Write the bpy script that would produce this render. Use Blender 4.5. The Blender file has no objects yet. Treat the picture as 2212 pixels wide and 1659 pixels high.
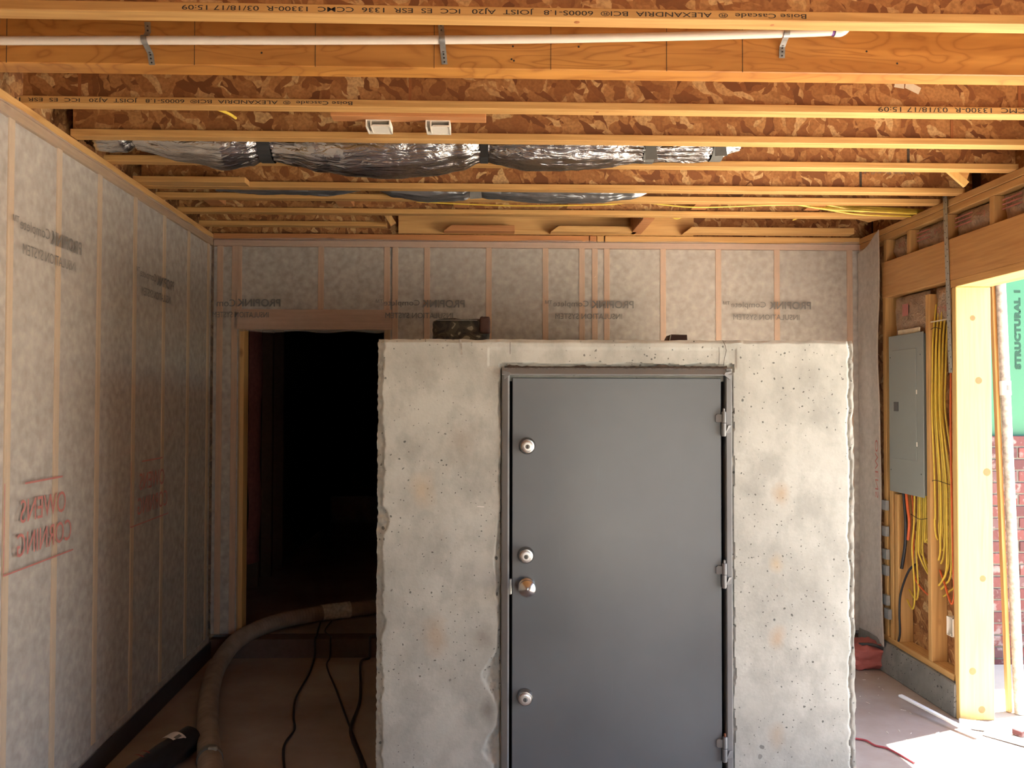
import bpy, bmesh, math, random
import numpy as np
from mathutils import Vector, Matrix, Euler
from mathutils import noise as mnoise

random.seed(7)
SC = bpy.context.scene
COL = SC.collection

# ------------------------------------------------------------------ camera
CAM_Z = 1.65
FPX = 1800.0
cam_d = bpy.data.cameras.new('camera')
cam_d.sensor_width = 36.0
cam_d.lens = FPX / 2212.0 * 36.0
cam_d.clip_start = 0.05
cam = bpy.data.objects.new('camera', cam_d)
COL.objects.link(cam)
CAM_R = (Matrix.Rotation(-0.028, 3, 'Z') @ Matrix.Rotation(math.pi / 2 + 0.0217, 3, 'X') @ Matrix.Rotation(0.002, 3, 'Z'))
cam.matrix_world = Matrix.Translation((0, 0, CAM_Z)) @ CAM_R.to_4x4()
SC.camera = cam
YF = -1.3                    # wall behind the camera; the wide garage opening is on the right

# ------------------------------------------------------------------ world, sun, exposure
world = bpy.data.worlds.new('sky')
SC.world = world
world.use_nodes = True
wnt = world.node_tree
bg = wnt.nodes['Background']
sky = wnt.nodes.new('ShaderNodeTexSky')
sky.sky_type = 'NISHITA'
sky.sun_disc = False
sky.sun_elevation = math.radians(72)
sky.sun_rotation = math.radians(66)
sky.air_density = 1.0
sky.dust_density = 1.0
wnt.links.new(sky.outputs[0], bg.inputs[0])
bg.inputs[1].default_value = 0.24

sun_d = bpy.data.lights.new('sun', 'SUN')
sun_d.energy = 16.0
sun_d.color = (1.0, 0.96, 0.89)
sun_d.angle = math.radians(0.55)
sun = bpy.data.objects.new('sun', sun_d)
COL.objects.link(sun)
SUN_DIR = Vector((-0.298, -0.125, -0.95)).normalized()
sun.rotation_euler = SUN_DIR.to_track_quat('-Z', 'Y').to_euler()

def portal(name, loc, rot, sx, sy):
    d = bpy.data.lights.new(name, 'AREA')
    d.shape = 'RECTANGLE'
    d.size, d.size_y = sx, sy
    d.cycles.is_portal = True
    o = bpy.data.objects.new(name, d)
    o.location, o.rotation_euler = loc, rot
    COL.objects.link(o)
portal('portal_side', (2.67, 2.9, 1.13), (0, math.radians(90), 0), 2.26, 2.8)
portal('portal_front', (1.4, YF - 0.14, 1.1), (math.radians(90), 0, 0), 1.0, 2.2)  # sky sampling for the unseen opening added behind the camera
SC.cycles.glossy_bounces = 2
SC.cycles.transparent_max_bounces = 4

vs = SC.view_settings
vs.view_transform = 'Standard'
vs.look = 'None'
vs.gamma = 1.0
vs.use_curve_mapping = False
vs.exposure = 2.27

# ------------------------------------------------------------------ picture helpers
def ray(px, py):
    return CAM_R @ Vector(((px - 1106) / FPX, (829.5 - py) / FPX, -1.0))
def atY(px, py, Y):
    d = ray(px, py); t = Y / d.y
    return Vector((d.x * t, Y, CAM_Z + d.z * t))
def atX(px, py, X):
    d = ray(px, py); t = X / d.x
    return Vector((X, d.y * t, CAM_Z + d.z * t))
def atZ(px, py, Z):
    d = ray(px, py); t = (Z - CAM_Z) / d.z
    return Vector((d.x * t, d.y * t, Z))

# ------------------------------------------------------------------ mesh helpers
ORG = {}
class MB:
    def __init__(s):
        s.v, s.f = [], []
    def add(s, vs_, fs_):
        n = len(s.v)
        s.v += [tuple(p) for p in vs_]
        s.f += [tuple(i + n for i in f) for f in fs_]
        return s
    def box(s, x0, x1, y0, y1, z0, z1):
        return s.hexa([(x0, y0, z0), (x1, y0, z0), (x1, y1, z0), (x0, y1, z0), (x0, y0, z1), (x1, y0, z1), (x1, y1, z1), (x0, y1, z1)])
    def hexa(s, p):
        return s.add(p, [(0, 3, 2, 1), (4, 5, 6, 7), (0, 1, 5, 4), (1, 2, 6, 5), (2, 3, 7, 6), (3, 0, 4, 7)])
    def beam(s, a, b, w, h, up=(0, 0, 1)):
        a, b = Vector(a), Vector(b); d = (b - a).normalized()
        r = d.cross(Vector(up)).normalized(); u = r.cross(d).normalized()
        p = []
        for q in (-0.5, 0.5):
            for c in (a, b):
                pass
        c = [a - r * w / 2 - u * h / 2, a + r * w / 2 - u * h / 2, b + r * w / 2 - u * h / 2, b - r * w / 2 - u * h / 2,
             a - r * w / 2 + u * h / 2, a + r * w / 2 + u * h / 2, b + r * w / 2 + u * h / 2, b - r * w / 2 + u * h / 2]
        return s.hexa(c)
    def tube(s, pts, rad, n=10, cap=True, squash=None):
        pts = [Vector(p) for p in pts]
        m = len(pts); rings = []
        ref = Vector((0, 0, 1))
        d0 = (pts[1] - pts[0]).normalized()
        if abs(d0.dot(ref)) > 0.9: ref = Vector((0, 1, 0))
        r = d0.cross(ref).normalized()
        for i in range(m):
            d = (pts[min(i + 1, m - 1)] - pts[max(i - 1, 0)]).normalized()
            r = (r - d * r.dot(d)).normalized(); u = r.cross(d)
            R = rad(i) if callable(rad) else rad
            ring = []
            for k in range(n):
                a = 2 * math.pi * k / n
                rr = R(a) if callable(R) else R
                ring.append(pts[i] + r * math.cos(a) * rr + u * math.sin(a) * rr)
            rings.append(ring)
        vsx = [p for q in rings for p in q]; fs = []
        for i in range(m - 1):
            for k in range(n):
                k2 = (k + 1) % n
                fs.append((i * n + k, i * n + k2, (i + 1) * n + k2, (i + 1) * n + k))
        if cap:
            fs.append(tuple(range(n - 1, -1, -1))); fs.append(tuple((m - 1) * n + k for k in range(n)))
        return s.add(vsx, fs)
    def lathe(s, c, prof, axis='y', n=32):
        vsx, fs = [], []
        c = Vector(c)
        for (r, h) in prof:
            for k in range(n):
                a = 2 * math.pi * k / n
                if axis == 'y': vsx.append(c + Vector((r * math.cos(a), h, r * math.sin(a))))
                elif axis == 'z': vsx.append(c + Vector((r * math.cos(a), r * math.sin(a), h)))
                else: vsx.append(c + Vector((h, r * math.cos(a), r * math.sin(a))))
        for i in range(len(prof) - 1):
            for k in range(n):
                k2 = (k + 1) % n
                fs.append((i * n + k, i * n + k2, (i + 1) * n + k2, (i + 1) * n + k))
        fs.append(tuple(range(n))); fs.append(tuple((len(prof) - 1) * n + k for k in range(n)))
        return s.add(vsx, fs)
    def prism(s, poly, d):
        n = len(poly); d = Vector(d)
        a = [Vector(p) for p in poly]; b = [p + d for p in a]
        fs = [tuple(range(n)), tuple(range(2 * n - 1, n - 1, -1))]
        for i in range(n):
            j = (i + 1) % n; fs.append((i, i + n, j + n, j))
        return s.add(a + b, fs)
    def grid(s, us, ws, fn, hole=None):
        idx = {}
        vsx = []
        for i, u in enumerate(us):
            for j, w in enumerate(ws):
                idx[i, j] = len(vsx); vsx.append(fn(u, w))
        fs = []
        for i in range(len(us) - 1):
            for j in range(len(ws) - 1):
                if hole and hole((us[i] + us[i + 1]) / 2, (ws[j] + ws[j + 1]) / 2): continue
                fs.append((idx[i, j], idx[i + 1, j], idx[i + 1, j + 1], idx[i, j + 1]))
        used = sorted({k for f in fs for k in f}); rm = {k: q for q, k in enumerate(used)}
        return s.add([vsx[k] for k in used], [tuple(rm[k] for k in f) for f in fs])
    def build(s, name, mat, parent=None, origin=None, smooth=False, bevel=0.0, fix=True, angle=40):
        if origin is None:
            a = np.array(s.v); lo, hi = a.min(0), a.max(0)
            origin = Vector(((lo[0] + hi[0]) / 2, (lo[1] + hi[1]) / 2, lo[2]))
        origin = Vector(origin)
        me = bpy.data.meshes.new(name)
        me.from_pydata([(p[0] - origin.x, p[1] - origin.y, p[2] - origin.z) for p in s.v], [], s.f)
        if bevel or fix:
            bm = bmesh.new(); bm.from_mesh(me)
            if bevel:
                bmesh.ops.bevel(bm, geom=bm.edges[:], offset=bevel, segments=1, affect='EDGES', profile=0.5)
            if fix: bmesh.ops.recalc_face_normals(bm, faces=bm.faces[:])
            bm.to_mesh(me); bm.free()
        if smooth:
            for p in me.polygons: p.use_smooth = True
            me.set_sharp_from_angle(angle=math.radians(angle))
        me.materials.append(M[mat] if isinstance(mat, str) else mat)
        o = bpy.data.objects.new(name, me)
        COL.objects.link(o)
        if parent is not None:
            o.parent = parent; o.location = origin - ORG[parent.name]
        else:
            o.location = origin
        ORG[o.name] = origin
        return o
def box(name, mat, x0, x1, y0, y1, z0, z1, parent=None, bevel=0.002, **k):
    return MB().box(x0, x1, y0, y1, z0, z1).build(name, mat, parent, bevel=bevel, **k)
def empty(name, loc):
    o = bpy.data.objects.new(name, None)
    o.empty_display_size = 0.1
    COL.objects.link(o); o.location = loc; ORG[o.name] = Vector(loc)
    return o
def tag(o, label, cat, group=None):
    o['label'] = label; o['category'] = cat
    if group: o['group'] = group
    return o
def structure(o, label=None):
    o['kind'] = 'structure'
    if label: o['label'] = label
    return o
def thing(name, loc, label, cat, group=None):
    return tag(empty(name, loc), label, cat, group)
def copy_mesh(o, parent, world_origin):
    c = o.copy(); COL.objects.link(c)
    c.parent = parent; c.location = Vector(world_origin) - (ORG[parent.name] if parent else Vector())
    ORG[c.name] = Vector(world_origin)
    return c
def nz(x, y=0.0, z=0.0): return mnoise.noise(Vector((x, y, z)))
def spline(pts, n=8):
    pts = [Vector(p) for p in pts]; out = []
    for i in range(len(pts) - 1):
        p0 = pts[max(i - 1, 0)]; p1 = pts[i]; p2 = pts[i + 1]; p3 = pts[min(i + 2, len(pts) - 1)]
        for k in range(n):
            t = k / n
            out.append(0.5 * ((2 * p1) + (p2 - p0) * t + (2 * p0 - 5 * p1 + 4 * p2 - p3) * t * t + (3 * p1 - p0 - 3 * p2 + p3) * t ** 3))
    out.append(pts[-1]); return out
def lin(a, b, n): return [a + (b - a) * i / n for i in range(n + 1)]
def txt(body, bold=0.0, spacing=1.0):
    """flat lettering as vertices and faces, normalised to width 1 (x) with its cap height ratio returned"""
    cu = bpy.data.curves.new('lettering', 'FONT'); cu.body = body; cu.offset = bold; cu.resolution_u = 3
    cu.space_character = spacing
    o = bpy.data.objects.new('lettering', cu); COL.objects.link(o)
    dg = bpy.context.evaluated_depsgraph_get()
    me = bpy.data.meshes.new_from_object(o.evaluated_get(dg))
    v = np.array([p.co[:2] for p in me.vertices]); f = [tuple(p.vertices) for p in me.polygons]
    bpy.data.objects.remove(o); bpy.data.curves.remove(cu); bpy.data.meshes.remove(me)
    lo, hi = v.min(0), v.max(0)
    v = v - lo; w = hi[0] - lo[0]
    return v / w, f, (hi[1] - lo[1]) / w
def lettering(body, mat, parent, fn, width, height=None, bold=0.0, spacing=1.0, name='lettering'):
    """fn(u, v) -> world point, u along the reading direction, v up the letters"""
    v, f, h = txt(body, bold, spacing)
    sy = (height / h) if height else width
    m = MB().add([fn(p[0] * width, p[1] * sy) for p in v], f)
    return m.build(name, mat, parent, fix=False)

# ------------------------------------------------------------------ materials
M = {}
def mk(name):
    m = bpy.data.materials.new(name); m.use_nodes = True
    M[name] = m
    return m.node_tree, m.node_tree.nodes['Principled BSDF']
def nd(nt, t, ins=None, **props):
    n = nt.nodes.new(t)
    for k, v in props.items(): setattr(n, k, v)
    for k, v in (ins or {}).items():
        s = n.inputs[k]
        if isinstance(v, bpy.types.NodeSocket): nt.links.new(v, s)
        else: s.default_value = v
    return n
def ramp(nt, fac, stops, interp='LINEAR'):
    n = nt.nodes.new('ShaderNodeValToRGB'); cr = n.color_ramp; cr.interpolation = interp
    while len(cr.elements) < len(stops): cr.elements.new(0.5)
    for e, (p, c) in zip(cr.elements, stops):
        e.position = p; e.color = (*c, 1) if len(c) == 3 else c
    nt.links.new(fac, n.inputs[0]); return n.outputs[0]
def mixc(nt, fac, a, b, blend='MIX'):
    n = nt.nodes.new('ShaderNodeMix'); n.data_type = 'RGBA'; n.blend_type = blend
    for i, v in ((0, fac), (6, a), (7, b)):
        if isinstance(v, bpy.types.NodeSocket): nt.links.new(v, n.inputs[i])
        else: n.inputs[i].default_value = (*v, 1) if isinstance(v, tuple) and len(v) == 3 else v
    return n.outputs[2]
def pos(nt, scale=(1, 1, 1), rot=(0, 0, 0)):
    g = nd(nt, 'ShaderNodeNewGeometry')
    return nd(nt, 'ShaderNodeMapping', {0: g.outputs['Position'], 'Rotation': rot, 'Scale': scale}).outputs[0]
def bump(nt, b, h, strength=0.3, dist=0.01):
    n = nd(nt, 'ShaderNodeBump', {'Height': h, 'Strength': strength, 'Distance': dist})
    nt.links.new(n.outputs[0], b.inputs['Normal'])
def math_(nt, op, a, b=None, c=None):
    n = nt.nodes.new('ShaderNodeMath'); n.operation = op
    for i, v in enumerate((a, b, c)):
        if v is None: continue
        if isinstance(v, bpy.types.NodeSocket): nt.links.new(v, n.inputs[i])
        else: n.inputs[i].default_value = v
    return n.outputs[0]
def plain(name, col, rough=0.6, metal=0.0, var=0.12, scale=30, **kw):
    nt, b = mk(name)
    t = nd(nt, 'ShaderNodeTexNoise', {'Vector': pos(nt), 'Scale': scale, 'Detail': 4.0})
    c = ramp(nt, t.outputs[0], [(0.3, tuple(x * (1 - var) for x in col)), (0.7, tuple(min(1, x * (1 + var)) for x in col))])
    nt.links.new(c, b.inputs['Base Color'])
    b.inputs['Roughness'].default_value = rough; b.inputs['Metallic'].default_value = metal
    for k, v in kw.items(): b.inputs[k].default_value = v
    return nt, b
def wood(name, light, dark, axis, rough=0.65, knots=True, grain=1.0, knotcol=(0.25, 0.10, 0.03)):
    nt, b = mk(name)
    sc = [22 * grain] * 3; sc[axis] = 1.3 * grain
    t = nd(nt, 'ShaderNodeTexNoise', {'Vector': pos(nt, tuple(sc)), 'Scale': 1.0, 'Detail': 4.0, 'Distortion': 1.2})
    c = ramp(nt, t.outputs[0], [(0.3, dark), (0.55, light), (0.75, tuple(0.5 * (a + d) for a, d in zip(light, dark)))])
    sc2 = [70 * grain] * 3; sc2[axis] = 3.0
    t2 = nd(nt, 'ShaderNodeTexNoise', {'Vector': pos(nt, tuple(sc2)), 'Scale': 1.0, 'Detail': 3.0})
    c = mixc(nt, ramp(nt, t2.outputs[0], [(0.35, (0.35,) * 3), (0.6, (0, 0, 0))]), c, tuple(0.75 * x for x in dark))
    big = nd(nt, 'ShaderNodeTexNoise', {'Vector': pos(nt), 'Scale': 1.7, 'Detail': 2.0})
    c = mixc(nt, ramp(nt, big.outputs[0], [(0.35, (0.25,) * 3), (0.65, (0, 0, 0))]), c, dark)
    if knots:
        sk = [5.0] * 3; sk[axis] = 2.6
        v = nd(nt, 'ShaderNodeTexVoronoi', {'Vector': pos(nt, tuple(sk)), 'Scale': 1.0})
        c = mixc(nt, ramp(nt, v.outputs['Distance'], [(0.0, (0.9,) * 3), (0.055, (0.55,) * 3), (0.10, (0, 0, 0))]), c, knotcol)
    nt.links.new(c, b.inputs['Base Color']); b.inputs['Roughness'].default_value = rough
    bump(nt, b, t2.outputs[0], 0.15, 0.002)
    return nt, b
def osb(name, plane, tint=(1, 1, 1)):
    """flaked strand board; plane 'xz' faces y, 'yz' faces x, 'xy' faces z"""
    nt, b = mk(name)
    ax = {'xz': 1, 'yz': 0, 'xy': 2}[plane]
    m0 = pos(nt); wn = nd(nt, 'ShaderNodeTexNoise', {'Vector': m0, 'Scale': 9.0, 'Detail': 2.0})
    wn = nd(nt, 'ShaderNodeVectorMath', {0: wn.outputs['Color'], 1: (0.11, 0.11, 0.11)}, operation='MULTIPLY').outputs[0]
    m0 = nd(nt, 'ShaderNodeVectorMath', {0: m0, 1: wn}, operation='ADD').outputs[0]
    layers = []
    for k, (ang, s1, s2) in enumerate(((0.5, 15, 30), (1.4, 14, 34), (-0.55, 15, 28), (2.3, 17, 38))):
        rot = [0, 0, 0]; rot[ax] = ang
        m1 = nd(nt, 'ShaderNodeMapping', {0: m0, 'Rotation': tuple(rot)}).outputs[0]
        sc = {'xz': (s1, 6, s2), 'yz': (6, s1, s2), 'xy': (s1, s2, 6)}[plane]
        m2 = nd(nt, 'ShaderNodeMapping', {0: m1, 'Scale': sc, 'Location': (k * 3.7, k * 1.9, k * 5.1)}).outputs[0]
        v = nd(nt, 'ShaderNodeTexVoronoi', {'Vector': m2, 'Scale': 1.0})
        sp = nd(nt, 'ShaderNodeSeparateColor', {0: v.outputs['Color']})
        layers.append((sp.outputs[0], sp.outputs[1], v.outputs['Distance']))
    val = layers[0][0]; hgt = layers[0][2]
    for kk, (r, g, d) in enumerate(layers[1:]):
        msk = math_(nt, 'GREATER_THAN', g, (0.5, 0.6, 0.72)[kk])
        n = nd(nt, 'ShaderNodeMix', {0: msk, 2: val, 3: r}); val = n.outputs[0]
        n = nd(nt, 'ShaderNodeMix', {0: msk, 2: hgt, 3: d}); hgt = n.outputs[0]
    T = lambda c: tuple(a * t for a, t in zip(c, tint))
    c = ramp(nt, val, [(0.0, T((0.19, 0.066, 0.02))), (0.25, T((0.36, 0.15, 0.05))), (0.6, T((0.50, 0.245, 0.09))), (0.85, T((0.62, 0.345, 0.14))), (0.97, T((0.80, 0.56, 0.29)))])
    fine = nd(nt, 'ShaderNodeTexNoise', {'Vector': pos(nt), 'Scale': 90.0, 'Detail': 3.0})
    c = mixc(nt, ramp(nt, fine.outputs[0], [(0.35, (0.45,) * 3), (0.6, (0, 0, 0))]), c, T((0.22, 0.09, 0.03)))
    nt.links.new(c, b.inputs['Base Color']); b.inputs['Roughness'].default_value = 0.6
    bump(nt, b, fine.outputs[0], 0.3, 0.003)

PINE, PINE_D = (0.66, 0.385, 0.14), (0.50, 0.26, 0.08)
wood('pine_x', PINE, PINE_D, 0)
wood('pine_y', PINE, PINE_D, 1)
wood('pine_z', PINE, PINE_D, 2)
wood('pine_red_x', (0.56, 0.25, 0.09), (0.40, 0.15, 0.05), 0)
wood('flange', (0.66, 0.375, 0.125), (0.48, 0.235, 0.065), 0, knots=False)
wood('beam_ply', (0.60, 0.27, 0.06), (0.43, 0.17, 0.033), 0, knots=False, grain=0.35, rough=0.5)
nt = M['beam_ply'].node_tree; b = nt.nodes['Principled BSDF']
t = nd(nt, 'ShaderNodeTexNoise', {'Vector': pos(nt, (2.2, 4, 9)), 'Scale': 1.0, 'Detail': 2.5, 'Distortion': 0.6})
w = math_(nt, 'PINGPONG', math_(nt, 'MULTIPLY', t.outputs[0], 9.0), 0.5)
base = b.inputs['Base Color'].links[0].from_socket
c = mixc(nt, ramp(nt, w, [(0.0, (0.75,) * 3), (0.12, (0.25,) * 3), (0.3, (0, 0, 0))]), base, (0.33, 0.115, 0.02))
nt.links.new(c, b.inputs['Base Color'])
wood('header_y', (0.60, 0.33, 0.12), (0.46, 0.225, 0.07), 1, rough=0.55)
wood('jamb_z', (0.70, 0.46, 0.16), (0.60, 0.37, 0.12), 2, knots=False)
plain('knot', (0.34, 0.12, 0.035), 0.6)
plain('hall_stud_dimmed', (0.13, 0.07, 0.04), 0.8)  # stud wood darkened in its colour to imitate the unlit hallway
plain('sill_dimmed', (0.11, 0.075, 0.058), 0.9)  # shade put into the step's colour so it sinks into the dim doorway
osb('osb_xz', 'xz', (0.86, 0.78, 0.66)); osb('osb_yz', 'yz', (0.85, 0.82, 0.8)); osb('osb_xy', 'xy')
plain('ink', (0.025, 0.02, 0.018), 0.8)
plain('ink_grey', (0.18, 0.165, 0.15), 0.9)
plain('ink_red', (0.48, 0.18, 0.155), 0.9)
plain('ink_green', (0.014, 0.055, 0.034), 0.9)

def fabric(name, col, alpha, sc=(1, 1, 1)):
    nt, b = mk(name)
    t = nd(nt, 'ShaderNodeTexNoise', {'Vector': pos(nt, sc), 'Scale': 26.0, 'Detail': 5.0, 'Roughness': 0.65})
    t2 = nd(nt, 'ShaderNodeTexNoise', {'Vector': pos(nt), 'Scale': 2.2, 'Detail': 2.0})
    f = math_(nt, 'ADD', math_(nt, 'MULTIPLY', t.outputs[0], 0.75), math_(nt, 'MULTIPLY', t2.outputs[0], 0.25))
    c = ramp(nt, f, [(0.35, tuple(0.86 * x for x in col)), (0.65, tuple(min(1, 1.1 * x) for x in col))])
    nt.links.new(c, b.inputs['Base Color']); b.inputs['Roughness'].default_value = 0.9
    b.inputs['Specular IOR Level'].default_value = 0.0
    a = ramp(nt, f, [(0.35, (alpha - 0.02,) * 3), (0.65, (alpha + 0.02,) * 3)])
    nt.links.new(a, b.inputs['Alpha'])
    bump(nt, b, t.outputs[0], 0.25, 0.004)
fabric('fabric', (0.47, 0.435, 0.40), 0.39)
fabric('fabric_loose', (0.66, 0.62, 0.58), 0.8)
plain('fabric_edge', (0.62, 0.56, 0.50), 0.9)
plain('loose_fill', (0.64, 0.57, 0.49), 0.95, var=0.22, scale=24)
wood('stud_left', (0.96, 0.70, 0.44), (0.88, 0.62, 0.38), 2, knots=False)
wood('stud_back', (0.92, 0.58, 0.36), (0.82, 0.48, 0.28), 2, knots=False)
wood('plate_back', (0.82, 0.50, 0.32), (0.72, 0.42, 0.26), 0, knots=False)
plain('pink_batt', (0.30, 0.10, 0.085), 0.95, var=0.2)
plain('dark_void', (0.035, 0.03, 0.028), 0.9)
plain('darkened_wall', (0.05, 0.035, 0.028), 0.9)  # colour lowered so the hallway reads as dark

# kraft facing with sheen
nt, b = plain('kraft', (0.40, 0.27, 0.18), 0.35, var=0.25, scale=14)
t = nd(nt, 'ShaderNodeTexNoise', {'Vector': pos(nt), 'Scale': 25.0, 'Detail': 4.0, 'Distortion': 2.0}); bump(nt, b, t.outputs[0], 0.8, 0.02)

def concrete(name, c0, c1, stain=True):
    nt, b = mk(name)
    P = pos(nt)
    t = nd(nt, 'ShaderNodeTexNoise', {'Vector': P, 'Scale': 3.2, 'Detail': 8.0, 'Roughness': 0.6})
    c = ramp(nt, t.outputs[0], [(0.3, c0), (0.62, c1)])
    t2 = nd(nt, 'ShaderNodeTexNoise', {'Vector': pos(nt, (6, 6, 4.0)), 'Scale': 1.5, 'Detail': 7.0, 'Roughness': 0.68})
    c = mixc(nt, ramp(nt, t2.outputs[0], [(0.36, (0.5,) * 3), (0.56, (0, 0, 0))]), c, tuple(0.72 * x for x in c0))
    # bug holes in three sizes, their shade painted as flat dark spots
    w = nd(nt, 'ShaderNodeTexNoise', {'Vector': P, 'Scale': 50.0, 'Detail': 1.0})
    wv = nd(nt, 'ShaderNodeVectorMath', {0: w.outputs['Color'], 1: (0.012,) * 3}, operation='MULTIPLY').outputs[0]
    pv = nd(nt, 'ShaderNodeVectorMath', {0: P, 1: wv}, operation='ADD').outputs[0]
    h = None
    for k, (s, th, keep) in enumerate(((10.0, 0.075, 0.50), (26.0, 0.15, 0.55), (55.0, 0.19, 0.55))):
        v = nd(nt, 'ShaderNodeTexVoronoi', {'Vector': pv, 'Scale': s})
        rs = nd(nt, 'ShaderNodeSeparateColor', {0: v.outputs['Color']})
        size = math_(nt, 'MULTIPLY', math_(nt, 'GREATER_THAN', rs.outputs[0], 1 - keep), math_(nt, 'MULTIPLY_ADD', rs.outputs[1], th, th * 0.35))
        hole = math_(nt, 'LESS_THAN', v.outputs['Distance'], size)
        h = hole if h is None else math_(nt, 'MAXIMUM', h, hole)
    dense = nd(nt, 'ShaderNodeTexNoise', {'Vector': P, 'Scale': 2.3, 'Detail': 2.0})
    h = math_(nt, 'MULTIPLY', h, ramp(nt, dense.outputs[0], [(0.36, (0, 0, 0)), (0.46, (1, 1, 1))]))
    c = mixc(nt, math_(nt, 'MULTIPLY', h, 0.85), c, tuple(0.22 * x for x in c0))
    if stain:
        wob = nd(nt, 'ShaderNodeTexNoise', {'Vector': P, 'Scale': 18.0, 'Detail': 3.0})
        for (x, z, r, col) in ((1.13, 1.30, 0.050, (0.40, 0.25, 0.11)), (1.115, 0.745, 0.05, (0.42, 0.27, 0.14)), (1.11, 0.37, 0.05, (0.40, 0.30, 0.20)), (1.11, 1.03, 0.04, (0.5, 0.37, 0.2)),
                               (-0.20, 0.76, 0.075, (0.42, 0.32, 0.22)), (-0.25, 1.31, 0.07, (0.50, 0.38, 0.24)), (-0.02, 0.76, 0.055, (0.20, 0.17, 0.14)), (0.0, 0.48, 0.05, (0.10, 0.08, 0.065)), (-0.10, 1.50, 0.10, (0.34, 0.30, 0.25))):
            q = nd(nt, 'ShaderNodeVectorMath', {0: P, 1: (x, BLK_Y, z)}, operation='SUBTRACT').outputs[0]
            q = nd(nt, 'ShaderNodeVectorMath', {0: q, 1: (1.2, 1, 0.8)}, operation='MULTIPLY').outputs[0]
            L = nd(nt, 'ShaderNodeVectorMath', {0: q}, operation='LENGTH').outputs['Value']
            L = math_(nt, 'ADD', L, math_(nt, 'MULTIPLY', math_(nt, 'SUBTRACT', wob.outputs[0], 0.5), r * 1.1))
            f = ramp(nt, math_(nt, 'DIVIDE', L, r), [(0.1, (0.55,) * 3), (1.0, (0, 0, 0))])
            c = mixc(nt, f, c, col)
    fine = nd(nt, 'ShaderNodeTexNoise', {'Vector': P, 'Scale': 90.0, 'Detail': 2.0})
    hh = math_(nt, 'MULTIPLY', fine.outputs[0], 0.25)
    nt.links.new(c, b.inputs['Base Color']); b.inputs['Roughness'].default_value = 0.8
    bump(nt, b, hh, 0.5, 0.006)
BLK_Y = 3.2
concrete('concrete', (0.375, 0.38, 0.345), (0.52, 0.53, 0.49))
concrete('curb_concrete', (0.16, 0.155, 0.14), (0.24, 0.23, 0.21), False)
plain('concrete_break', (0.33, 0.31, 0.27), 0.9, var=0.35, scale=60)
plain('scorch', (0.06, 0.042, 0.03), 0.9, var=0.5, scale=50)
# floor slab: dusty brown over pale cement
nt, b = mk('slab')
t = nd(nt, 'ShaderNodeTexNoise', {'Vector': pos(nt), 'Scale': 1.6, 'Detail': 7.0, 'Roughness': 0.6})
c = ramp(nt, t.outputs[0], [(0.3, (0.25, 0.18, 0.145)), (0.5, (0.33, 0.26, 0.22)), (0.7, (0.42, 0.37, 0.335))])
v = nd(nt, 'ShaderNodeTexVoronoi', {'Vector': pos(nt), 'Scale': 30.0})
c = mixc(nt, ramp(nt, v.outputs['Distance'], [(0.0, (0.5,) * 3), (0.07, (0, 0, 0))]), c, (0.5, 0.45, 0.4))
nt.links.new(c, b.inputs['Base Color']); b.inputs['Roughness'].default_value = 0.6; bump(nt, b, t.outputs[0], 0.2, 0.01)
plain('drive', (0.53, 0.47, 0.38), 0.85, var=0.08, scale=3)
plain('membrane', (0.04, 0.042, 0.046), 0.45)

# painted steel of the vault door
def painted(name, col, rough, var=0.1):
    nt, b = mk(name)
    t = nd(nt, 'ShaderNodeTexNoise', {'Vector': pos(nt), 'Scale': 2.2, 'Detail': 5.0})
    c = ramp(nt, t.outputs[0], [(0.35, tuple(x * (1 - var) for x in col)), (0.65, tuple(x * (1 + var) for x in col))])
    s = nd(nt, 'ShaderNodeTexNoise', {'Vector': pos(nt, (60, 60, 4)), 'Scale': 1.0, 'Detail': 2.0})
    c = mixc(nt, ramp(nt, s.outputs[0], [(0.70, (0, 0, 0)), (0.8, (0.25,) * 3)]), c, tuple(1.4 * x for x in col))
    nt.links.new(c, b.inputs['Base Color'])
    r = ramp(nt, t.outputs[0], [(0.3, (rough - 0.05,) * 3), (0.7, (rough + 0.07,) * 3)])
    nt.links.new(r, b.inputs['Roughness'])
    f = nd(nt, 'ShaderNodeTexNoise', {'Vector': pos(nt), 'Scale': 260.0, 'Detail': 2.0}); bump(nt, b, f.outputs[0], 0.06, 0.001)
painted('door_paint', (0.125, 0.14, 0.152), 0.33)
painted('frame_paint', (0.19, 0.195, 0.20), 0.42, 0.15)
painted('panel_paint', (0.24, 0.26, 0.245), 0.45, 0.04)
plain('panel_latch', (0.07, 0.072, 0.07), 0.5)
plain('nickel', (0.50, 0.485, 0.46), 0.25, 1.0, var=0.04)
plain('nickel_face', (0.80, 0.79, 0.77), 0.40, 1.0, var=0.03)
plain('gap_shade_black', (0.006, 0.006, 0.006), 0.8)
plain('rust', (0.22, 0.075, 0.035), 0.85, var=0.4)
plain('weld', (0.20, 0.20, 0.20), 0.4, 0.6, var=0.4, scale=120)
plain('galv', (0.42, 0.43, 0.41), 0.42, 0.75, var=0.15, scale=60)
plain('pvc', (0.82, 0.72, 0.60), 0.35, var=0.03)
plain('primer', (0.17, 0.05, 0.30), 0.5)
plain('box_white', (0.80, 0.74, 0.64), 0.5, var=0.04)
plain('paper', (0.72, 0.62, 0.45), 0.9)
plain('romex_yellow', (0.76, 0.53, 0.07), 0.45, var=0.08)
plain('romex_orange', (0.70, 0.13, 0.03), 0.5)
plain('cable_black', (0.02, 0.02, 0.024), 0.45)
plain('cord_red', (0.33, 0.04, 0.05), 0.5)
plain('white_plastic', (0.75, 0.75, 0.72), 0.4, var=0.04)
plain('duct_tape', (0.26, 0.27, 0.27), 0.4, 0.2)
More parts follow.
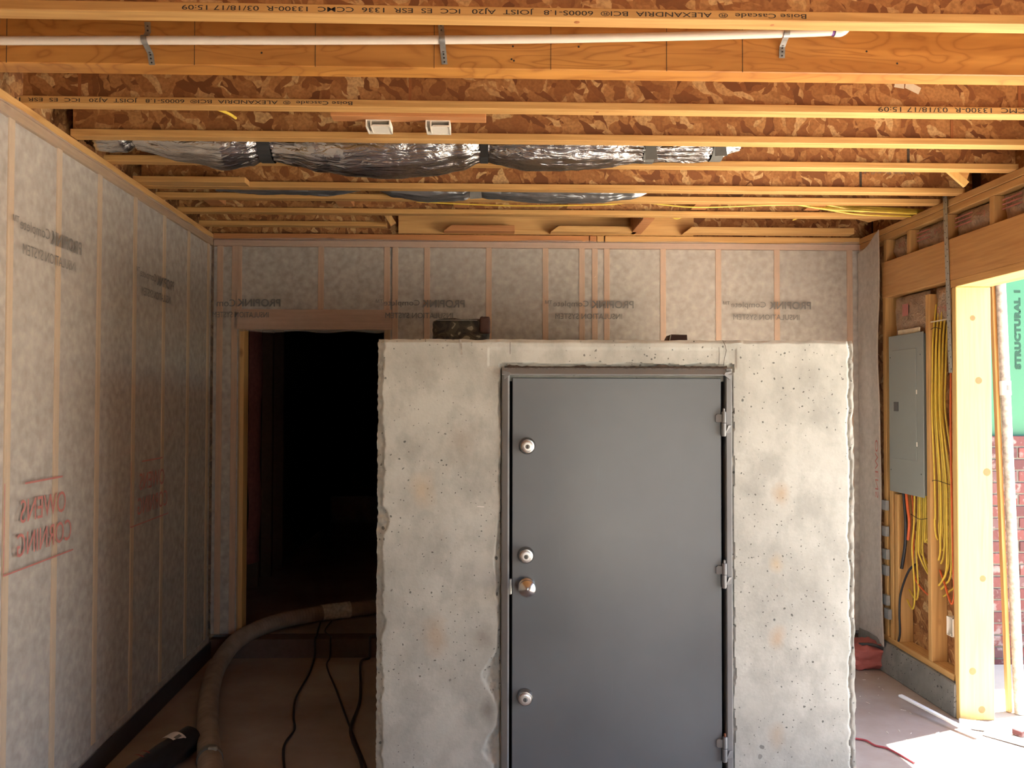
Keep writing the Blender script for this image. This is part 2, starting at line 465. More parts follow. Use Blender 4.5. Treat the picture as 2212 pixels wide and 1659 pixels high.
plain('strap_black', (0.03, 0.03, 0.03), 0.6)
plain('strap_grey', (0.15, 0.15, 0.14), 0.55)
# foil jacket
nt, b = plain('foil', (0.60, 0.60, 0.60), 0.24, 1.0, var=0.12, scale=9)
t = nd(nt, 'ShaderNodeTexNoise', {'Vector': pos(nt, (10, 60, 30)), 'Scale': 1.0, 'Detail': 3.0, 'Distortion': 1.5}); bump(nt, b, t.outputs[0], 0.7, 0.012)
nt, b = plain('foil_dark', (0.30, 0.31, 0.33), 0.3, 0.8, var=0.2, scale=9)
t = nd(nt, 'ShaderNodeTexNoise', {'Vector': pos(nt, (10, 60, 30)), 'Scale': 1.0, 'Detail': 3.0, 'Distortion': 1.5}); bump(nt, b, t.outputs[0], 0.5, 0.01)
plain('hose', (0.30, 0.24, 0.19), 0.7, var=0.2, scale=14)
nt, b = plain('foil_tape', (0.62, 0.58, 0.52), 0.5, 0.1, var=0.3, scale=40)
plain('poly_roll', (0.020, 0.021, 0.024), 0.28, var=0.3)
plain('label_white', (0.72, 0.70, 0.68), 0.6)
# camouflage
nt, b = mk('camo')
v = nd(nt, 'ShaderNodeTexNoise', {'Vector': pos(nt, (1, 1, 1.2)), 'Scale': 18.0, 'Detail': 2.0, 'Distortion': 1.2})
c = ramp(nt, v.outputs[0], [(0.0, (0.012, 0.011, 0.009)), (0.42, (0.03, 0.026, 0.018)), (0.52, (0.055, 0.047, 0.032)), (0.62, (0.20, 0.19, 0.14))], 'CONSTANT')
nt.links.new(c, b.inputs['Base Color']); b.inputs['Roughness'].default_value = 0.8
# brick: each its own shade
nt, b = mk('brick')
oi = nd(nt, 'ShaderNodeObjectInfo')
c = ramp(nt, oi.outputs['Random'], [(0.0, (0.075, 0.026, 0.027)), (0.4, (0.12, 0.036, 0.034)), (0.75, (0.16, 0.046, 0.04)), (1.0, (0.10, 0.055, 0.058))])
t = nd(nt, 'ShaderNodeTexNoise', {'Vector': pos(nt), 'Scale': 16.0, 'Detail': 6.0})
c = mixc(nt, ramp(nt, t.outputs[0], [(0.55, (0, 0, 0)), (0.66, (0.75,) * 3)]), c, (0.25, 0.20, 0.19))
c = mixc(nt, ramp(nt, t.outputs[0], [(0.3, (0.6,) * 3), (0.42, (0, 0, 0))]), c, (0.13, 0.06, 0.06))
nt.links.new(c, b.inputs['Base Color']); b.inputs['Roughness'].default_value = 0.85; bump(nt, b, t.outputs[0], 0.5, 0.01)
plain('mortar', (0.12, 0.105, 0.09), 0.95, var=0.2)
plain('sheathing_green', (0.03, 0.15, 0.075), 0.55, var=0.05, scale=4)
plain('pole_paint', (0.42, 0.38, 0.33), 0.6, var=0.35, scale=45)
plain('red_bag', (0.34, 0.085, 0.07), 0.7, var=0.15, scale=12)
plain('foliage_board', (0.70, 0.70, 0.68), 0.6, var=0.05)
plain('panel_far', (0.42, 0.45, 0.47), 0.6)
plain('camo_strap', (0.05, 0.02, 0.015), 0.6)
plain('debris', (0.66, 0.60, 0.52), 0.9)

# ================================================================== THE SHELL
ZC = CAM_Z + 1.09            # underside of the joists
YB = 5.45                    # back wall face
XR = 2.46                    # right wall inner face
def xl(y): return -1.70 - 0.036 * (y - 2.9)   # left wall face runs slightly out of square

structure(box('floor', 'slab', -2.2, 2.66, YF - 0.1, YB + 0.05, -0.12, 0.0, bevel=0))
structure(box('ground', 'drive', -14, 16, -16, 14, -0.3, -0.03, bevel=0))
ceil = structure(box('ceiling', 'osb_xy', -2.1, 2.66, YF - 0.1, YB + 0.25, ZC + 0.302, ZC + 0.33, bevel=0))

# ---- left wall
wl = structure(empty('wall_left', (-1.95, 2.9, 0)))
def lwbox(mb, y0, y1, z0, z1, o0, o1):
    """box against the left wall; o = distance outwards (into the wall) from its face"""
    return mb.hexa([(xl(y0) - o1, y0, z0), (xl(y0) - o0, y0, z0), (xl(y1) - o0, y1, z0), (xl(y1) - o1, y1, z0),
                    (xl(y0) - o1, y0, z1), (xl(y0) - o0, y0, z1), (xl(y1) - o0, y1, z1), (xl(y1) - o1, y1, z1)])
lwbox(MB(), YF, YB + 0.2, -0.05, ZC + 0.33, 0.10, 0.16).build('sheathing', 'osb_yz', wl)
lwbox(MB(), YF, YB, 0.12, 2.66, 0.012, 0.095).build('loose_fill', 'loose_fill', wl)
lwbox(MB(), YF, YB, ZC - 0.076, ZC - 0.039, 0.002, 0.095).build('top_plate', 'pine_y', wl, bevel=0.002)
lwbox(MB(), YF, YB, ZC - 0.038, ZC, 0.0, 0.095).build('top_plate', 'pine_y', wl, bevel=0.002)
lwbox(MB(), YF, YB, 0.10, 0.138, 0.004, 0.095).build('bottom_plate', 'loose_fill', wl, bevel=0.002)
y_far = [3.02, 3.38, 3.76, 4.17, 4.58, 4.99, 5.38]
for y in [-0.6, -0.2, 0.2, 0.6, 1.0, 1.41, 1.81, 2.22, 2.62] + y_far:
    lwbox(MB(), y - 0.019, y + 0.019, 0.138, ZC - 0.076, 0.006, 0.09).build('stud', 'stud_left', wl, bevel=0.002)
def lsheet(y, z):
    w = 0.0035 * nz(y * 2.1, z * 0.9, 3) + 0.0015 * nz(y * 8, z * 3, 9)
    if z < 0.2: w += 0.006 * nz(y * 4, 7) + 0.006
    return (xl(y) + 0.005 + w, y, z + (0.012 * nz(y * 3, 11) if z < 0.16 or z > ZC - 0.06 else 0))
fab = MB().grid(lin(YF + 0.02, YB - 0.012, 96), lin(0.098, ZC - 0.034, 54), lsheet).build('fabric_sheet', 'fabric', wl, smooth=True, fix=False)
def lw_text(body, y_start, z0, width, height, mat, bold=0.0, sp=1.0):
    # print on the face turned to the insulation: reads mirrored from inside
    return lettering(body, mat, fab, lambda u, v: (xl(y_start - u) + 0.0105, y_start - u, z0 + v), width, height, bold, sp)
for ys in (3.54, 4.68):
    lw_text('PROPINK', ys, 2.262, 0.26, 0.054, 'ink_grey', 0.018)
    lw_text('Complete\u2122', ys - 0.27, 2.262, 0.27, 0.054, 'ink_grey')
    lw_text('INSULATION SYSTEM', ys - 0.05, 2.185, 0.42, 0.040, 'ink_grey')
for k, ys in enumerate((3.43, 4.56)):
    lw_text('OWENS', ys, 1.205, 0.35, 0.085, 'ink_red')
    lw_text('CORNING', ys + 0.05, 1.085, 0.42, 0.085, 'ink_red')
    e = MB()
    for (ya, yb, za, zb) in ((ys + 0.07, ys - 0.46, 1.036, 1.042), (ys - 0.455, ys - 0.46, 1.036, 1.36), (ys - 0.03, ys - 0.32, 1.345, 1.352)):
        e.add([(xl(ya) + 0.0105, ya, za), (xl(yb) + 0.0105, yb, za), (xl(yb) + 0.0105, yb, zb), (xl(ya) + 0.0105, ya, zb)], [(0, 1, 2, 3)])
    e.build('printed_frame', 'ink_red', fab, fix=False)
# concrete curb under it with its black membrane
curb = structure(lwbox(MB(), YF, YB, 0.0, 0.10, -0.012, 0.16).build('curb', 'curb_concrete'))
lwbox(MB(), YF, YB - 0.01, 0.002, 0.112, -0.0135, -0.0121).build('membrane', 'membrane', curb)

# ---- back wall
wb = structure(empty('wall_back', (0.3, YB + 0.05, 0)))
DX0, DX1, DZ = atY(526, 1000, YB).x, atY(828, 1000, YB).x, atY(700, 713, YB).z
STEP = 0.12
xb0 = xl(YB)
box('top_plate', 'plate_back', xb0, XR + 0.2, YB + 0.006, YB + 0.095, ZC - 0.076, ZC - 0.038, wb)
segs = [atY(p, 500, YB).x for p in (1272, 1289, 1305)]
for a, bb in ((xb0, segs[0]), (segs[0] + 0.006, segs[1] - 0.002), (segs[1] + 0.002, segs[2] - 0.002), (segs[2] + 0.006, XR + 0.01)):
    box('top_plate', 'pine_red_x' if a < segs[1] else 'pine_x', a, bb, YB - 0.004, YB + 0.095, ZC - 0.034, ZC + 0.006, wb)
def bstud(px, z0=0.15, z1=ZC - 0.076, w=0.038, mat='stud_back', y0=0.009):
    x = atY(px, 900, YB + y0).x
    return box('stud', mat, x - w / 2, x + w / 2, YB + y0, YB + 0.095, z0, z1, wb)
for p in (472, 504): bstud(p)
for p in (852, 921, 1055, 1178, 1257, 1285, 1311, 1433, 1553, 1680, 1838): bstud(p)
HZ1 = atY(700, 668, YB).z
box('header', 'plate_back', atY(504, 0, YB).x + 0.02, DX1 + 0.05, YB + 0.009, YB + 0.095, DZ + 0.005, HZ1, wb)
bstud(691, HZ1); bstud(513, HZ1); bstud(834, HZ1)
for x in (DX0 - 0.02, DX1 + 0.02):
    box('jamb_stud', 'pine_z', x - 0.019, x + 0.019, YB - 0.002 if x < 0.5 * (DX0 + DX1) else YB + 0.006, YB + 0.095, STEP, DZ + 0.004, wb)
fillm = MB()
for a, bb, z0, z1 in ((xb0, DX0 - 0.04, 0.15, 2.66), (DX0 - 0.05, DX1 + 0.05, HZ1, 2.66), (DX1 + 0.04, XR + 0.1, 0.15, 2.66)):
    fillm.box(a, bb, YB + 0.016, YB + 0.09, z0, z1)
fillm.build('loose_fill', 'loose_fill', wb)
shm = MB()
for a, bb, z0, z1 in ((xb0 - 0.1, DX0 - 0.03, 0, ZC + 0.33), (DX0 - 0.05, DX1 + 0.05, DZ + 0.01, ZC + 0.33), (DX1 + 0.03, XR + 0.3, 0, ZC + 0.33)):
    shm.box(a, bb, YB + 0.097, YB + 0.12, z0, z1)
shm.build('sheathing', 'osb_xz', wb)
box('sill_step', 'sill_dimmed', xb0, XR + 0.19, YB - 0.012, YB + 0.12, 0.0, STEP, wb)
xs = lin(xb0 + 0.004, DX0 - 0.028, 6) + lin(DX0 - 0.028, DX1, 26)[1:] + lin(DX1, XR - 0.004, 84)[1:]
zs = lin(0.135, DZ - 0.012, 44) + lin(DZ - 0.012, ZC - 0.028, 18)[1:]
CR = atY(1285, 600, YB)
def bsheet(x, z):
    w = 0.003 * nz(x * 2, z * 1.1, 5) + 0.0015 * nz(x * 7, z * 4, 2)
    # creased pull near the middle studs
    d = math.exp(-((x - CR.x) / 0.16) ** 2 - ((z - CR.z) / 0.28) ** 2)
    w += 0.012 * d * math.sin((x * 0.75 - z * 0.62) * 95)
    if z > ZC - 0.045: w += 0.004 + 0.004 * nz(x * 5, 2)
    dz = 0.0
    if z > ZC - 0.035: dz = 0.016 * nz(x * 1.6, 4.4) + 0.004 * nz(x * 9, 1)
    if abs(z - (DZ - 0.012)) < 0.004 and DX0 - 0.01 < x < DX1 - 0.005: dz = -0.012 * math.sin((x - DX0) / (DX1 - DX0) * math.pi * 2.6) ** 2 + 0.004
    return (x, YB - 0.004 - w, z + dz)
fabb = MB().grid(xs, zs, bsheet, lambda x, z: DX0 - 0.026 < x < DX1 and z < DZ - 0.012).build('fabric_sheet', 'fabric', wb, smooth=True, fix=False)
def bw_text(body, px_right, z0, width, height, bold=0.0):
    x0 = atY(px_right, 655, YB).x
    return lettering(body, 'ink_grey', fabb, lambda u, v: (x0 - u, YB - 0.0145, z0 + v), width, height, bold)
for p in (607, 1004, 1368, 1750):
    bw_text('PROPINK', p, 2.266, 0.28, 0.050, 0.018)
    if p > 610: bw_text('Complete\u2122', p - 97, 2.266, 0.285, 0.050)
    else: bw_text('Com', p - 97, 2.266, 0.12, 0.046)
    bw_text('INSULATION SYSTEM', p - 25, 2.195, 0.44 if p > 610 else 0.36, 0.036)

# hallway beyond the doorway, its dimness also painted into dark walls and studs
hw = structure(empty('wall_hallway', (-0.5, 8.5, STEP)))
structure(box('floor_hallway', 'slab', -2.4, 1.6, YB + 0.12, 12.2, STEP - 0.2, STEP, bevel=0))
box('wall_panel', 'darkened_wall', -2.05, -1.99, YB + 0.12, 12.2, STEP, 3.0, hw, bevel=0)
box('wall_panel', 'darkened_wall', 1.0, 1.06, YB + 0.12, 12.2, STEP, 3.0, hw, bevel=0)
box('wall_panel', 'darkened_wall', -2.4, 1.6, 12.14, 12.2, STEP, 3.0, hw, bevel=0)
structure(box('ceiling_hallway', 'darkened_wall', -2.4, 1.6, YB + 0.12, 12.2, 2.74, 3.0, bevel=0))
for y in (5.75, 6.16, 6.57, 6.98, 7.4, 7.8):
    box('stud', 'hall_stud_dimmed', -1.99, -1.90, y - 0.019, y + 0.019, STEP, 2.74, hw)
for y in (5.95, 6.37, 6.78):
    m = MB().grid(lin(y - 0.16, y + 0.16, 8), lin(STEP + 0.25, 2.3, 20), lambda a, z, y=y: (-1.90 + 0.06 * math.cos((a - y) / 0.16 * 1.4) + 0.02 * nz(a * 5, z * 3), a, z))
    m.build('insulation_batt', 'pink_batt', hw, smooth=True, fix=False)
t = thing('low_cabinet', (-2.0, 10.6, STEP), 'low pale panelled box at the far end of the dark hallway', 'cabinet')
p0, p1 = atY(707, 1120, 10.6), atY(786, 1072, 10.6)
box('body', 'panel_far', p0.x, p1.x + 0.5, 10.62, 11.0, STEP, p1.z, t)
box('front_panel', 'panel_far', p0.x, p1.x - 0.01, 10.6, 10.62, p0.z, p1.z - 0.01, t)
box('front_panel', 'panel_far', p1.x + 0.01, p1.x + 0.46, 10.6, 10.62, p0.z, p1.z - 0.01, t)

# ---- right wall
wr = structure(empty('wall_right', (XR + 0.09, 4.9, 0)))
YJ = 4.30                   # jamb face of the side opening
XO = 2.64
HB, HT = 2.262, 2.525       # header bottom, top
cr = structure(MB().hexa([(XR - 0.02, YJ + 0.03, 0), (XO, YJ + 0.03, 0), (XO, YB, 0), (XR - 0.05, YB, 0), (XR - 0.015, YJ + 0.03, 0.178), (XO, YJ + 0.03, 0.178), (XO, YB, 0.178), (XR - 0.02, YB, 0.178)]).build('curb', 'curb_concrete', bevel=0.006))
box('bottom_plate', 'pine_y', XR + 0.002, XR + 0.091, YJ + 0.075, YB, 0.179, 0.215, wr)
box('sheathing', 'osb_yz', XR + 0.093, XR + 0.105, YJ + 0.03, YB, 0.179, ZC + 0.3, wr)
box('outer_wall', 'darkened_wall', XR + 0.107, XO, YJ + 0.03, YB + 0.1, 0.0, ZC + 0.3, wr)
for z in (ZC - 0.076, ZC - 0.038):
    box('top_plate', 'pine_y', XR + (0.0 if z > ZC - 0.05 else 0.004), XR + 0.091, YF, YB, z + 0.001, z + 0.037, wr)
box('rim_board', 'osb_yz', XO - 0.03, XO, YF, YB, ZC, ZC + 0.302, wr)
box('opening_header', 'header_y', XR - 0.004, XO, YF, 5.13, HB + 0.04, HT, wr, bevel=0.003)
box('header_plate', 'pine_y', XR - 0.004, XO, YF, YJ + 0.06, HB, HB + 0.0395, wr, bevel=0.002)
box('outer_wall', 'osb_yz', XR + 0.12, XO, YF, 5.3, HT, ZC, wr)
for y in (5.10, 4.81, 4.41, 4.0, 3.6, 3.2, 2.8, 2.4, 2.0, 1.6, 1.2, 0.8, 0.4, 0.0):
    box('cripple_stud', 'pine_z', XR + 0.004, XR + 0.09, y - 0.019, y + 0.019, HT, ZC - 0.076, wr)
for y, z1 in ((5.115, HT), (4.98, 1.1), (4.605, 2.26), (4.345, HB)):
    box('stud', 'pine_z', XR + 0.002, XR + 0.091, y - 0.019, y + 0.019, 0.215, z1, wr)
box('stud', 'pine_z', XR + 0.002, XR + 0.091, 5.022, 5.06, 0.215, 1.2, wr)
jb = box('jamb_board', 'jamb_z', XR - 0.008, XO - 0.002, YJ, YJ + 0.038, 0.0, HB - 0.001, wr, bevel=0.003)
for px, py, r in ((2101, 687, 0.016), (2114, 822, 0.020), (2132, 1020, 0.022), (2123, 1250, 0.018), (2101, 1450, 0.020), (2121, 1533, 0.020)):
    c = atY(px, py, YJ)
    MB().lathe((c.x, YJ - 0.0006, c.z), [(r * 0.4, 0.0), (r * 0.8, 0.0002), (r, 0.0008)], 'y', 14).build('knot', 'knot', jb)
# kraft faced batts in the bays
def batt(y0, y1, z0, z1, dx=0.03, bulge=0.03, mat='kraft', name='insulation_batt'):
    def fn(y, z):
        u = (y - y0) / (y1 - y0); v = (z - z0) / (z1 - z0)
        e = (math.sin(math.pi * min(max(u, 0), 1)) ** 0.5) * (math.sin(math.pi * min(max(v, 0), 1)) ** 0.4 if 0 < v < 1 else 0)
        return (XR + dx + 0.03 - bulge * e + 0.014 * nz(y * 11, z * 14, 3) + 0.006 * nz(y * 31, z * 30), y, z + 0.008 * nz(y * 9, 3) * (v < 0.05))
    return MB().grid(lin(y0, y1, 16), lin(z0, z1, 14), fn).build(name, mat, wr, smooth=True, fix=False)
for y0, y1 in ((4.83, 5.08), (4.43, 4.79), (4.02, 4.39), (3.62, 3.98), (3.22, 3.58)):
    bt = batt(y0, y1, HT + 0.002, ZC - 0.078)
    lettering('R-13', 'ink_red', bt, lambda u, v, y=y0 + 0.14: (XR + 0.028, y - u, HT + 0.095 - v), 0.065, 0.030, 0.01)
    if y0 < 4.5:
        for k in range(3):
            MB().box(XR + 0.026, XR + 0.027, y0 + 0.18, y1 - 0.03, HT + 0.06 + k * 0.022, HT + 0.067 + k * 0.022).build('printed_band', 'ink_red', bt)
b1 = batt(4.66, 5.05, 2.03, HB + 0.03, 0.02, 0.03)
MB().box(XR + 0.004, XR + 0.008, 4.83, 4.89, 2.165, 2.235).build('printed_band', 'ink_red', b1)
box('paper_flap', 'paper', XR + 0.006, XR + 0.012, 4.70, 4.95, 2.045, 2.085, b1, bevel=0)
b2 = batt(4.37, 4.585, 2.10, HB + 0.03, 0.02, 0.03)
lettering('R-13', 'ink_red', b2, lambda u, v: (XR + 0.0065, 4.41 + u, 2.18 - v), 0.10, 0.034, 0.01)
box('paper_edge', 'paper', XR + 0.004, XR + 0.010, 4.37, 4.575, 2.098, 2.104, b2, bevel=0)
# loose end of the back wall fabric turned onto the right wall
ye0, ye1 = 5.12, YB - 0.006
def rsheet(y, z):
    u = (y - ye0) / (ye1 - ye0)
    lift = 0.03 * (1 - u) * (0.5 + 0.5 * nz(z * 1.3, 4)) + 0.012 * nz(y * 6, z * 2.2, 8)
    yy = y + (1 - u) * (0.02 * nz(z * 0.9, 2) + (0.045 * max(0, (0.9 - z)) if z < 0.9 else 0) * -1)
    top = ZC - 0.10 + 0.09 * (1 - u) ** 1.5
    f = (z - 0.155) / (ZC - 0.10 - 0.155)
    zz = (0.155 + 0.03 * nz(y * 7, 1) ) + f * (top - 0.155)
    return (XR - 0.012 - abs(lift), yy, zz)
rs = MB().grid(lin(ye0, ye1, 14), lin(0.155, ZC - 0.10, 60), rsheet).build('fabric_sheet', 'fabric_loose', wr, smooth=True, fix=False)
em = []
for z in lin(0.155, ZC - 0.10, 60):
    em.append(rsheet(ye0, z))
q = MB()
n = len(em)
q.add([(p[0] - 0.004, p[1] - 0.012, p[2]) for p in em] + [(p[0] - 0.002, p[1] + 0.012, p[2]) for p in em], [(i, i + 1, n + i + 1, n + i) for i in range(n - 1)])
q.build('folded_edge', 'fabric_edge', rs, smooth=True, fix=False)
lettering('OWENS', 'ink_red', rs, lambda u, v: (XR - 0.05, 5.10 + v, 1.42 - u), 0.36, 0.04)
for k, (z, y) in enumerate(((1.02, 5.085), (0.86, 5.085), (0.72, 5.08), (0.62, 5.085), (0.44, 5.08), (0.36, 5.06))):
    box('tape_patch', 'duct_tape', XR - 0.024, XR - 0.002, y - 0.022, y + 0.03, z - 0.03, z + 0.03, wr, bevel=0.0)

# wall behind the camera, with an unseen opening added to light the safe room
wf = structure(empty('wall_front', (0.3, YF - 0.05, 0)))
box('wall_panel', 'osb_xz', -2.2, 2.66, YF - 0.12, YF, 2.2, ZC + 0.33, wf, bevel=0)
box('wall_panel', 'osb_xz', -2.2, 0.9, YF - 0.12, YF, 0, 2.2, wf, bevel=0)
box('wall_panel', 'osb_xz', 1.9, 2.66, YF - 0.12, YF, 0, 2.2, wf, bevel=0)
box('wall_panel', 'osb_yz', XR, XO, YF, 1.5, 0, HB, wr, bevel=0)  # unseen wall length, shaped to narrow the light from the side

# ================================================================== JOISTS
FW, FT = 0.059, 0.029
def flange_z(y): return ZC
def ijoist(y, x0, x1, label, texts=()):
    t = thing('i_joist', (0.5 * (x0 + x1), y + FW / 2, ZC), label, 'joist', 'floor joists overhead')
    bf = box('bottom_flange', 'flange', x0, x1, y, y + FW, ZC, ZC + FT, t, bevel=0.0022)
    box('web', 'osb_xz', x0, x1, y + FW / 2 - 0.005, y + FW / 2 + 0.005, ZC + FT, ZC + 0.302 - FT, t, bevel=0)
    box('top_flange', 'flange', x0, x1, y, y + FW, ZC + 0.302 - FT, ZC + 0.3015, t, bevel=0.002)
    for body, px_right, px_left, bold in texts:
        xr_, xl_ = atY(px_right, 100, y).x, atY(px_left, 100, y).x
        # stamped upside down: letters run from right to left, tops down
        lettering(body, 'ink', bf, lambda u, v, xr_=xr_: (xr_ - u, y - 0.0008, ZC + 0.0245 - v), xr_ - xl_, 0.0185, bold)
    return t
LONG = 'Boise Cascade  \u00ae  ALEXANDRIA  BCI\u00ae  6000S-1.8   JOIST  AJ20   ICC  ES  ESR  1336  CCMC  13300-R  03/18/17 15:09'
XJ0 = -1.72
ijoist(2.335, XJ0, XO - 0.03, 'nearest wooden joist with one full line of upside down black print', [(LONG, 1742, 392, 0.004)])
ijoist(3.075, XJ0, XO - 0.03, 'joist behind the orange beam, print at both ends, white boxes below', [('Boise Cascade  \u00ae  ALEXANDRIA  BCI\u00ae  6000S-1.8   JOIST  AJ20   ICC  ES  ESR  13', 762, 30, 0.004), ('1336  CCMC  13300-R  03/18/17 15:09', 2290, 1896, 0.0)])
ijoist(3.445, XJ0, XO - 0.03, 'plain wooden joist just in front of the large silver duct')
ijoist(3.805, XJ0 - 0.03, XR + 0.015, 'plain wooden joist partly hidden behind the sagging silver duct')
ijoist(4.245, XJ0 - 0.05, XR + 0.015, 'wooden joist with a short extra flange nailed on at the left')
ijoist(4.475, XJ0 - 0.06, XR + 0.015, 'wooden joist set close behind its neighbour, thin grey duct above it')
ijoist(4.815, XJ0 - 0.07, XR + 0.015, 'last full wooden joist before the back wall, yellow cables in front')
for px, y, r, j in ((1246, 2.362, 0.010, 'i_joist'), (1668, 2.362, 0.007, 'i_joist'), (1290, 3.10, 0.008, 'i_joist.001')):
    c = atZ(px, 45, ZC)
    MB().lathe((atY(px, 45, y).x, y, ZC - 0.0006), [(r * 0.5, 0), (r, 0.0008)], 'z', 12).build('knot', 'knot', bpy.data.objects[j])
# scab on the fifth joist
box('joist_scab', 'flange', XJ0 - 0.05, atY(530, 390, 4.17).x, 4.165, 4.243, ZC + 0.001, ZC + 0.03, bevel=0.002)
tag(bpy.data.objects['joist_scab'], 'short flange piece ending midway against a joist, left of the duct', 'board')
# half joist over the back wall, left side
t = thing('half_joist', (-1.1, 5.2, ZC), 'short wooden joist at the back wall ending at the diagonal brace', 'joist')
x1 = atY(835, 490, 5.2).x
box('bottom_flange', 'flange', xb0, x1, 5.17, 5.17 + FW, ZC + 0.0, ZC + FT, t)
box('web', 'osb_xz', xb0, x1 - 0.02, 5.195, 5.205, ZC + FT, ZC + 0.30, t, bevel=0)
# rim board over back wall, with pale plywood
structure(box('trim_1', 'pine_x', x1 + 0.05, atY(1500, 480, 5.4).x, 5.42, 5.445, ZC + 0.008, ZC + 0.30, bevel=0))
structure(box('trim_2', 'osb_xz', xb0 - 0.1, XO, 5.50, 5.52, ZC + 0.008, ZC + 0.302, bevel=0))
def brace(name, mat, a, b_, w, h, label):
    return tag(MB().beam(a, b_, w, h, (0, 1, 0)).build(name, mat, bevel=0.002), label, 'brace')
a = atY(850, 497, 5.15); b_ = atY(826, 466, 5.15)
brace('diagonal_brace', 'pine_z', (a.x, 5.13, ZC + 0.005), (b_.x - 0.1, 5.10, ZC + 0.26), 0.038, 0.075, 'pale diagonal brace between the last joist and the back wall')
a = atY(1390, 498, 5.12)
tag(box('blocking', 'pine_red_x', a.x - 0.036, a.x + 0.036, 4.95, 5.40, ZC + 0.008, ZC + 0.24, bevel=0.003), 'upright red-brown block standing on the back wall plate', 'blocking')
for p in (1381, 1384, 1388):
    c = atY(p, 491, 4.949)
    MB().box(c.x - 0.003, c.x + 0.003, 4.9485, 4.9495, ZC + 0.012, ZC + 0.045).build('stamp_mark', 'ink', bpy.data.objects['blocking'])
# loose plates lying on the wall top
for px0, px1, mat, lab in ((958, 1112, 'pine_red_x', 'short reddish board with a pointed end lying on the wall plate'), (1190, 1376, 'pine_x', 'pale board with a pointed end lying left of the upright block'), (1478, 1846, 'pine_x', 'long pale board lying on the wall plate near the right corner')):
    xa, xb_ = atY(px0, 492, 5.33).x, atY(px1, 492, 5.33).x
    m = MB().prism([(xa, 5.33, ZC + 0.008), (xb_, 5.33, ZC + 0.008), (xb_, 5.33, ZC + 0.046), (xa + 0.05, 5.33, ZC + 0.046)], (0, 0.085, 0))
    tag(m.build('loose_plate', mat, bevel=0.002), lab, 'board')
# flat blocking seen between the last joists
for px in (455, 740, 995, 1245, 1520, 1770):
    c = atY(px, 448, 4.68)
    lab = {455: 'brown block between the last joists, at the left wall', 740: 'brown block between the last joists, second from the left', 995: 'brown block between the last joists, third from the left', 1245: 'brown block between the last joists, third from the right', 1520: 'brown block between the last joists, second from the right', 1770: 'brown block between the last joists, nearest the yellow cables'}[px]
    tag(box('blocking', 'pine_red_x', c.x - 0.045, c.x + 0.045, 4.54, 4.81, ZC + 0.035, ZC + 0.25, bevel=0.002), lab, 'blocking', 'blocks between the last joists')
# corner gussets at the right wall
m = MB().prism([atY(2034, 352, 3.87), atY(2100, 354, 3.87), atY(2086, 398, 3.87)], (0, 0.02, 0))
g = m.build('gusset_board', 'pine_x'); tag(g, 'triangular pale plywood piece hanging at the right wall plate', 'board')
a, b_ = atY(2040, 358, 3.868), atY(2087, 399, 3.868)
MB().beam(a, b_, 0.03, 0.018, (0, 1, 0)).build('edge', 'jamb_z', g)
m = MB().prism([atY(1836, 468, 5.0), atY(1930, 466, 5.0), atY(1880, 479, 5.0)], (0, 0.02, 0)); tag(m.build('gusset_board', 'pine_x'), 'small triangular plywood piece in the far right ceiling corner', 'board')

# ---- laminated beam
lb = tag(box('laminated_beam', 'beam_ply', XJ0, XO - 0.03, 2.706, 2.79, ZC, ZC + 0.301, bevel=0.003), 'solid orange laminated beam behind the white pipe', 'beam')
for px, z0 in ((140 / 10, 0), (420, 0), (681, 0), (938, 0), (1190, 0), (1604, 0), (1440, 0)):
    c = atY(px, 120, 2.706)
    MB().box(c.x - 0.0008, c.x + 0.0008, 2.7052, 2.7062, ZC + z0, ZC + 0.3).build('pencil_line', 'ink', lb)
for px, py in ((1250, 101), (1108, 100), (1105, 128), (1938, 137), (1872, 111), (565, 114), (265, 40), (1110, 131)):
    c = atY(px, py, 2.706)
    MB().lathe((c.x, 2.7055, c.z), [(0.0015, 0), (0.004, 0.0006)], 'y', 8).build('nail_hole', 'ink', lb)

# ---- water pipe on the beam
YP = 2.668
ctr = [atY(-60, 88, YP), atY(310, 87, YP), atY(700, 87, YP), atY(1100, 85, YP), atY(1400, 80, YP), atY(1700, 72, YP), atY(1800, 68, YP)]
pp = thing('water_pipe', ctr[3], 'white plastic pipe running under the joists along the orange beam', 'pipe')
MB().tube([Vector((-1.75, YP, ctr[0].z))] + spline(ctr, 6), 0.0135, 16).build('pipe', 'pvc', pp, smooth=True)
e0 = ctr[-1]
MB().tube([e0 + Vector((-0.006, 0, 0)), e0 + Vector((0.004, 0, 0))], 0.0142, 16).build('primer_ring', 'primer', pp, smooth=True)
R_ = 0.024
el = [e0 + Vector((0.003, 0, 0))] + [e0 + Vector((0.018 + R_ * math.sin(a), 0, R_ * (1 - math.cos(a)))) for a in lin(0, math.pi / 2, 8)] + [e0 + Vector((0.018 + R_, 0, 0.09))]
MB().tube(el, 0.0172, 16).build('elbow', 'pvc', pp, smooth=True)
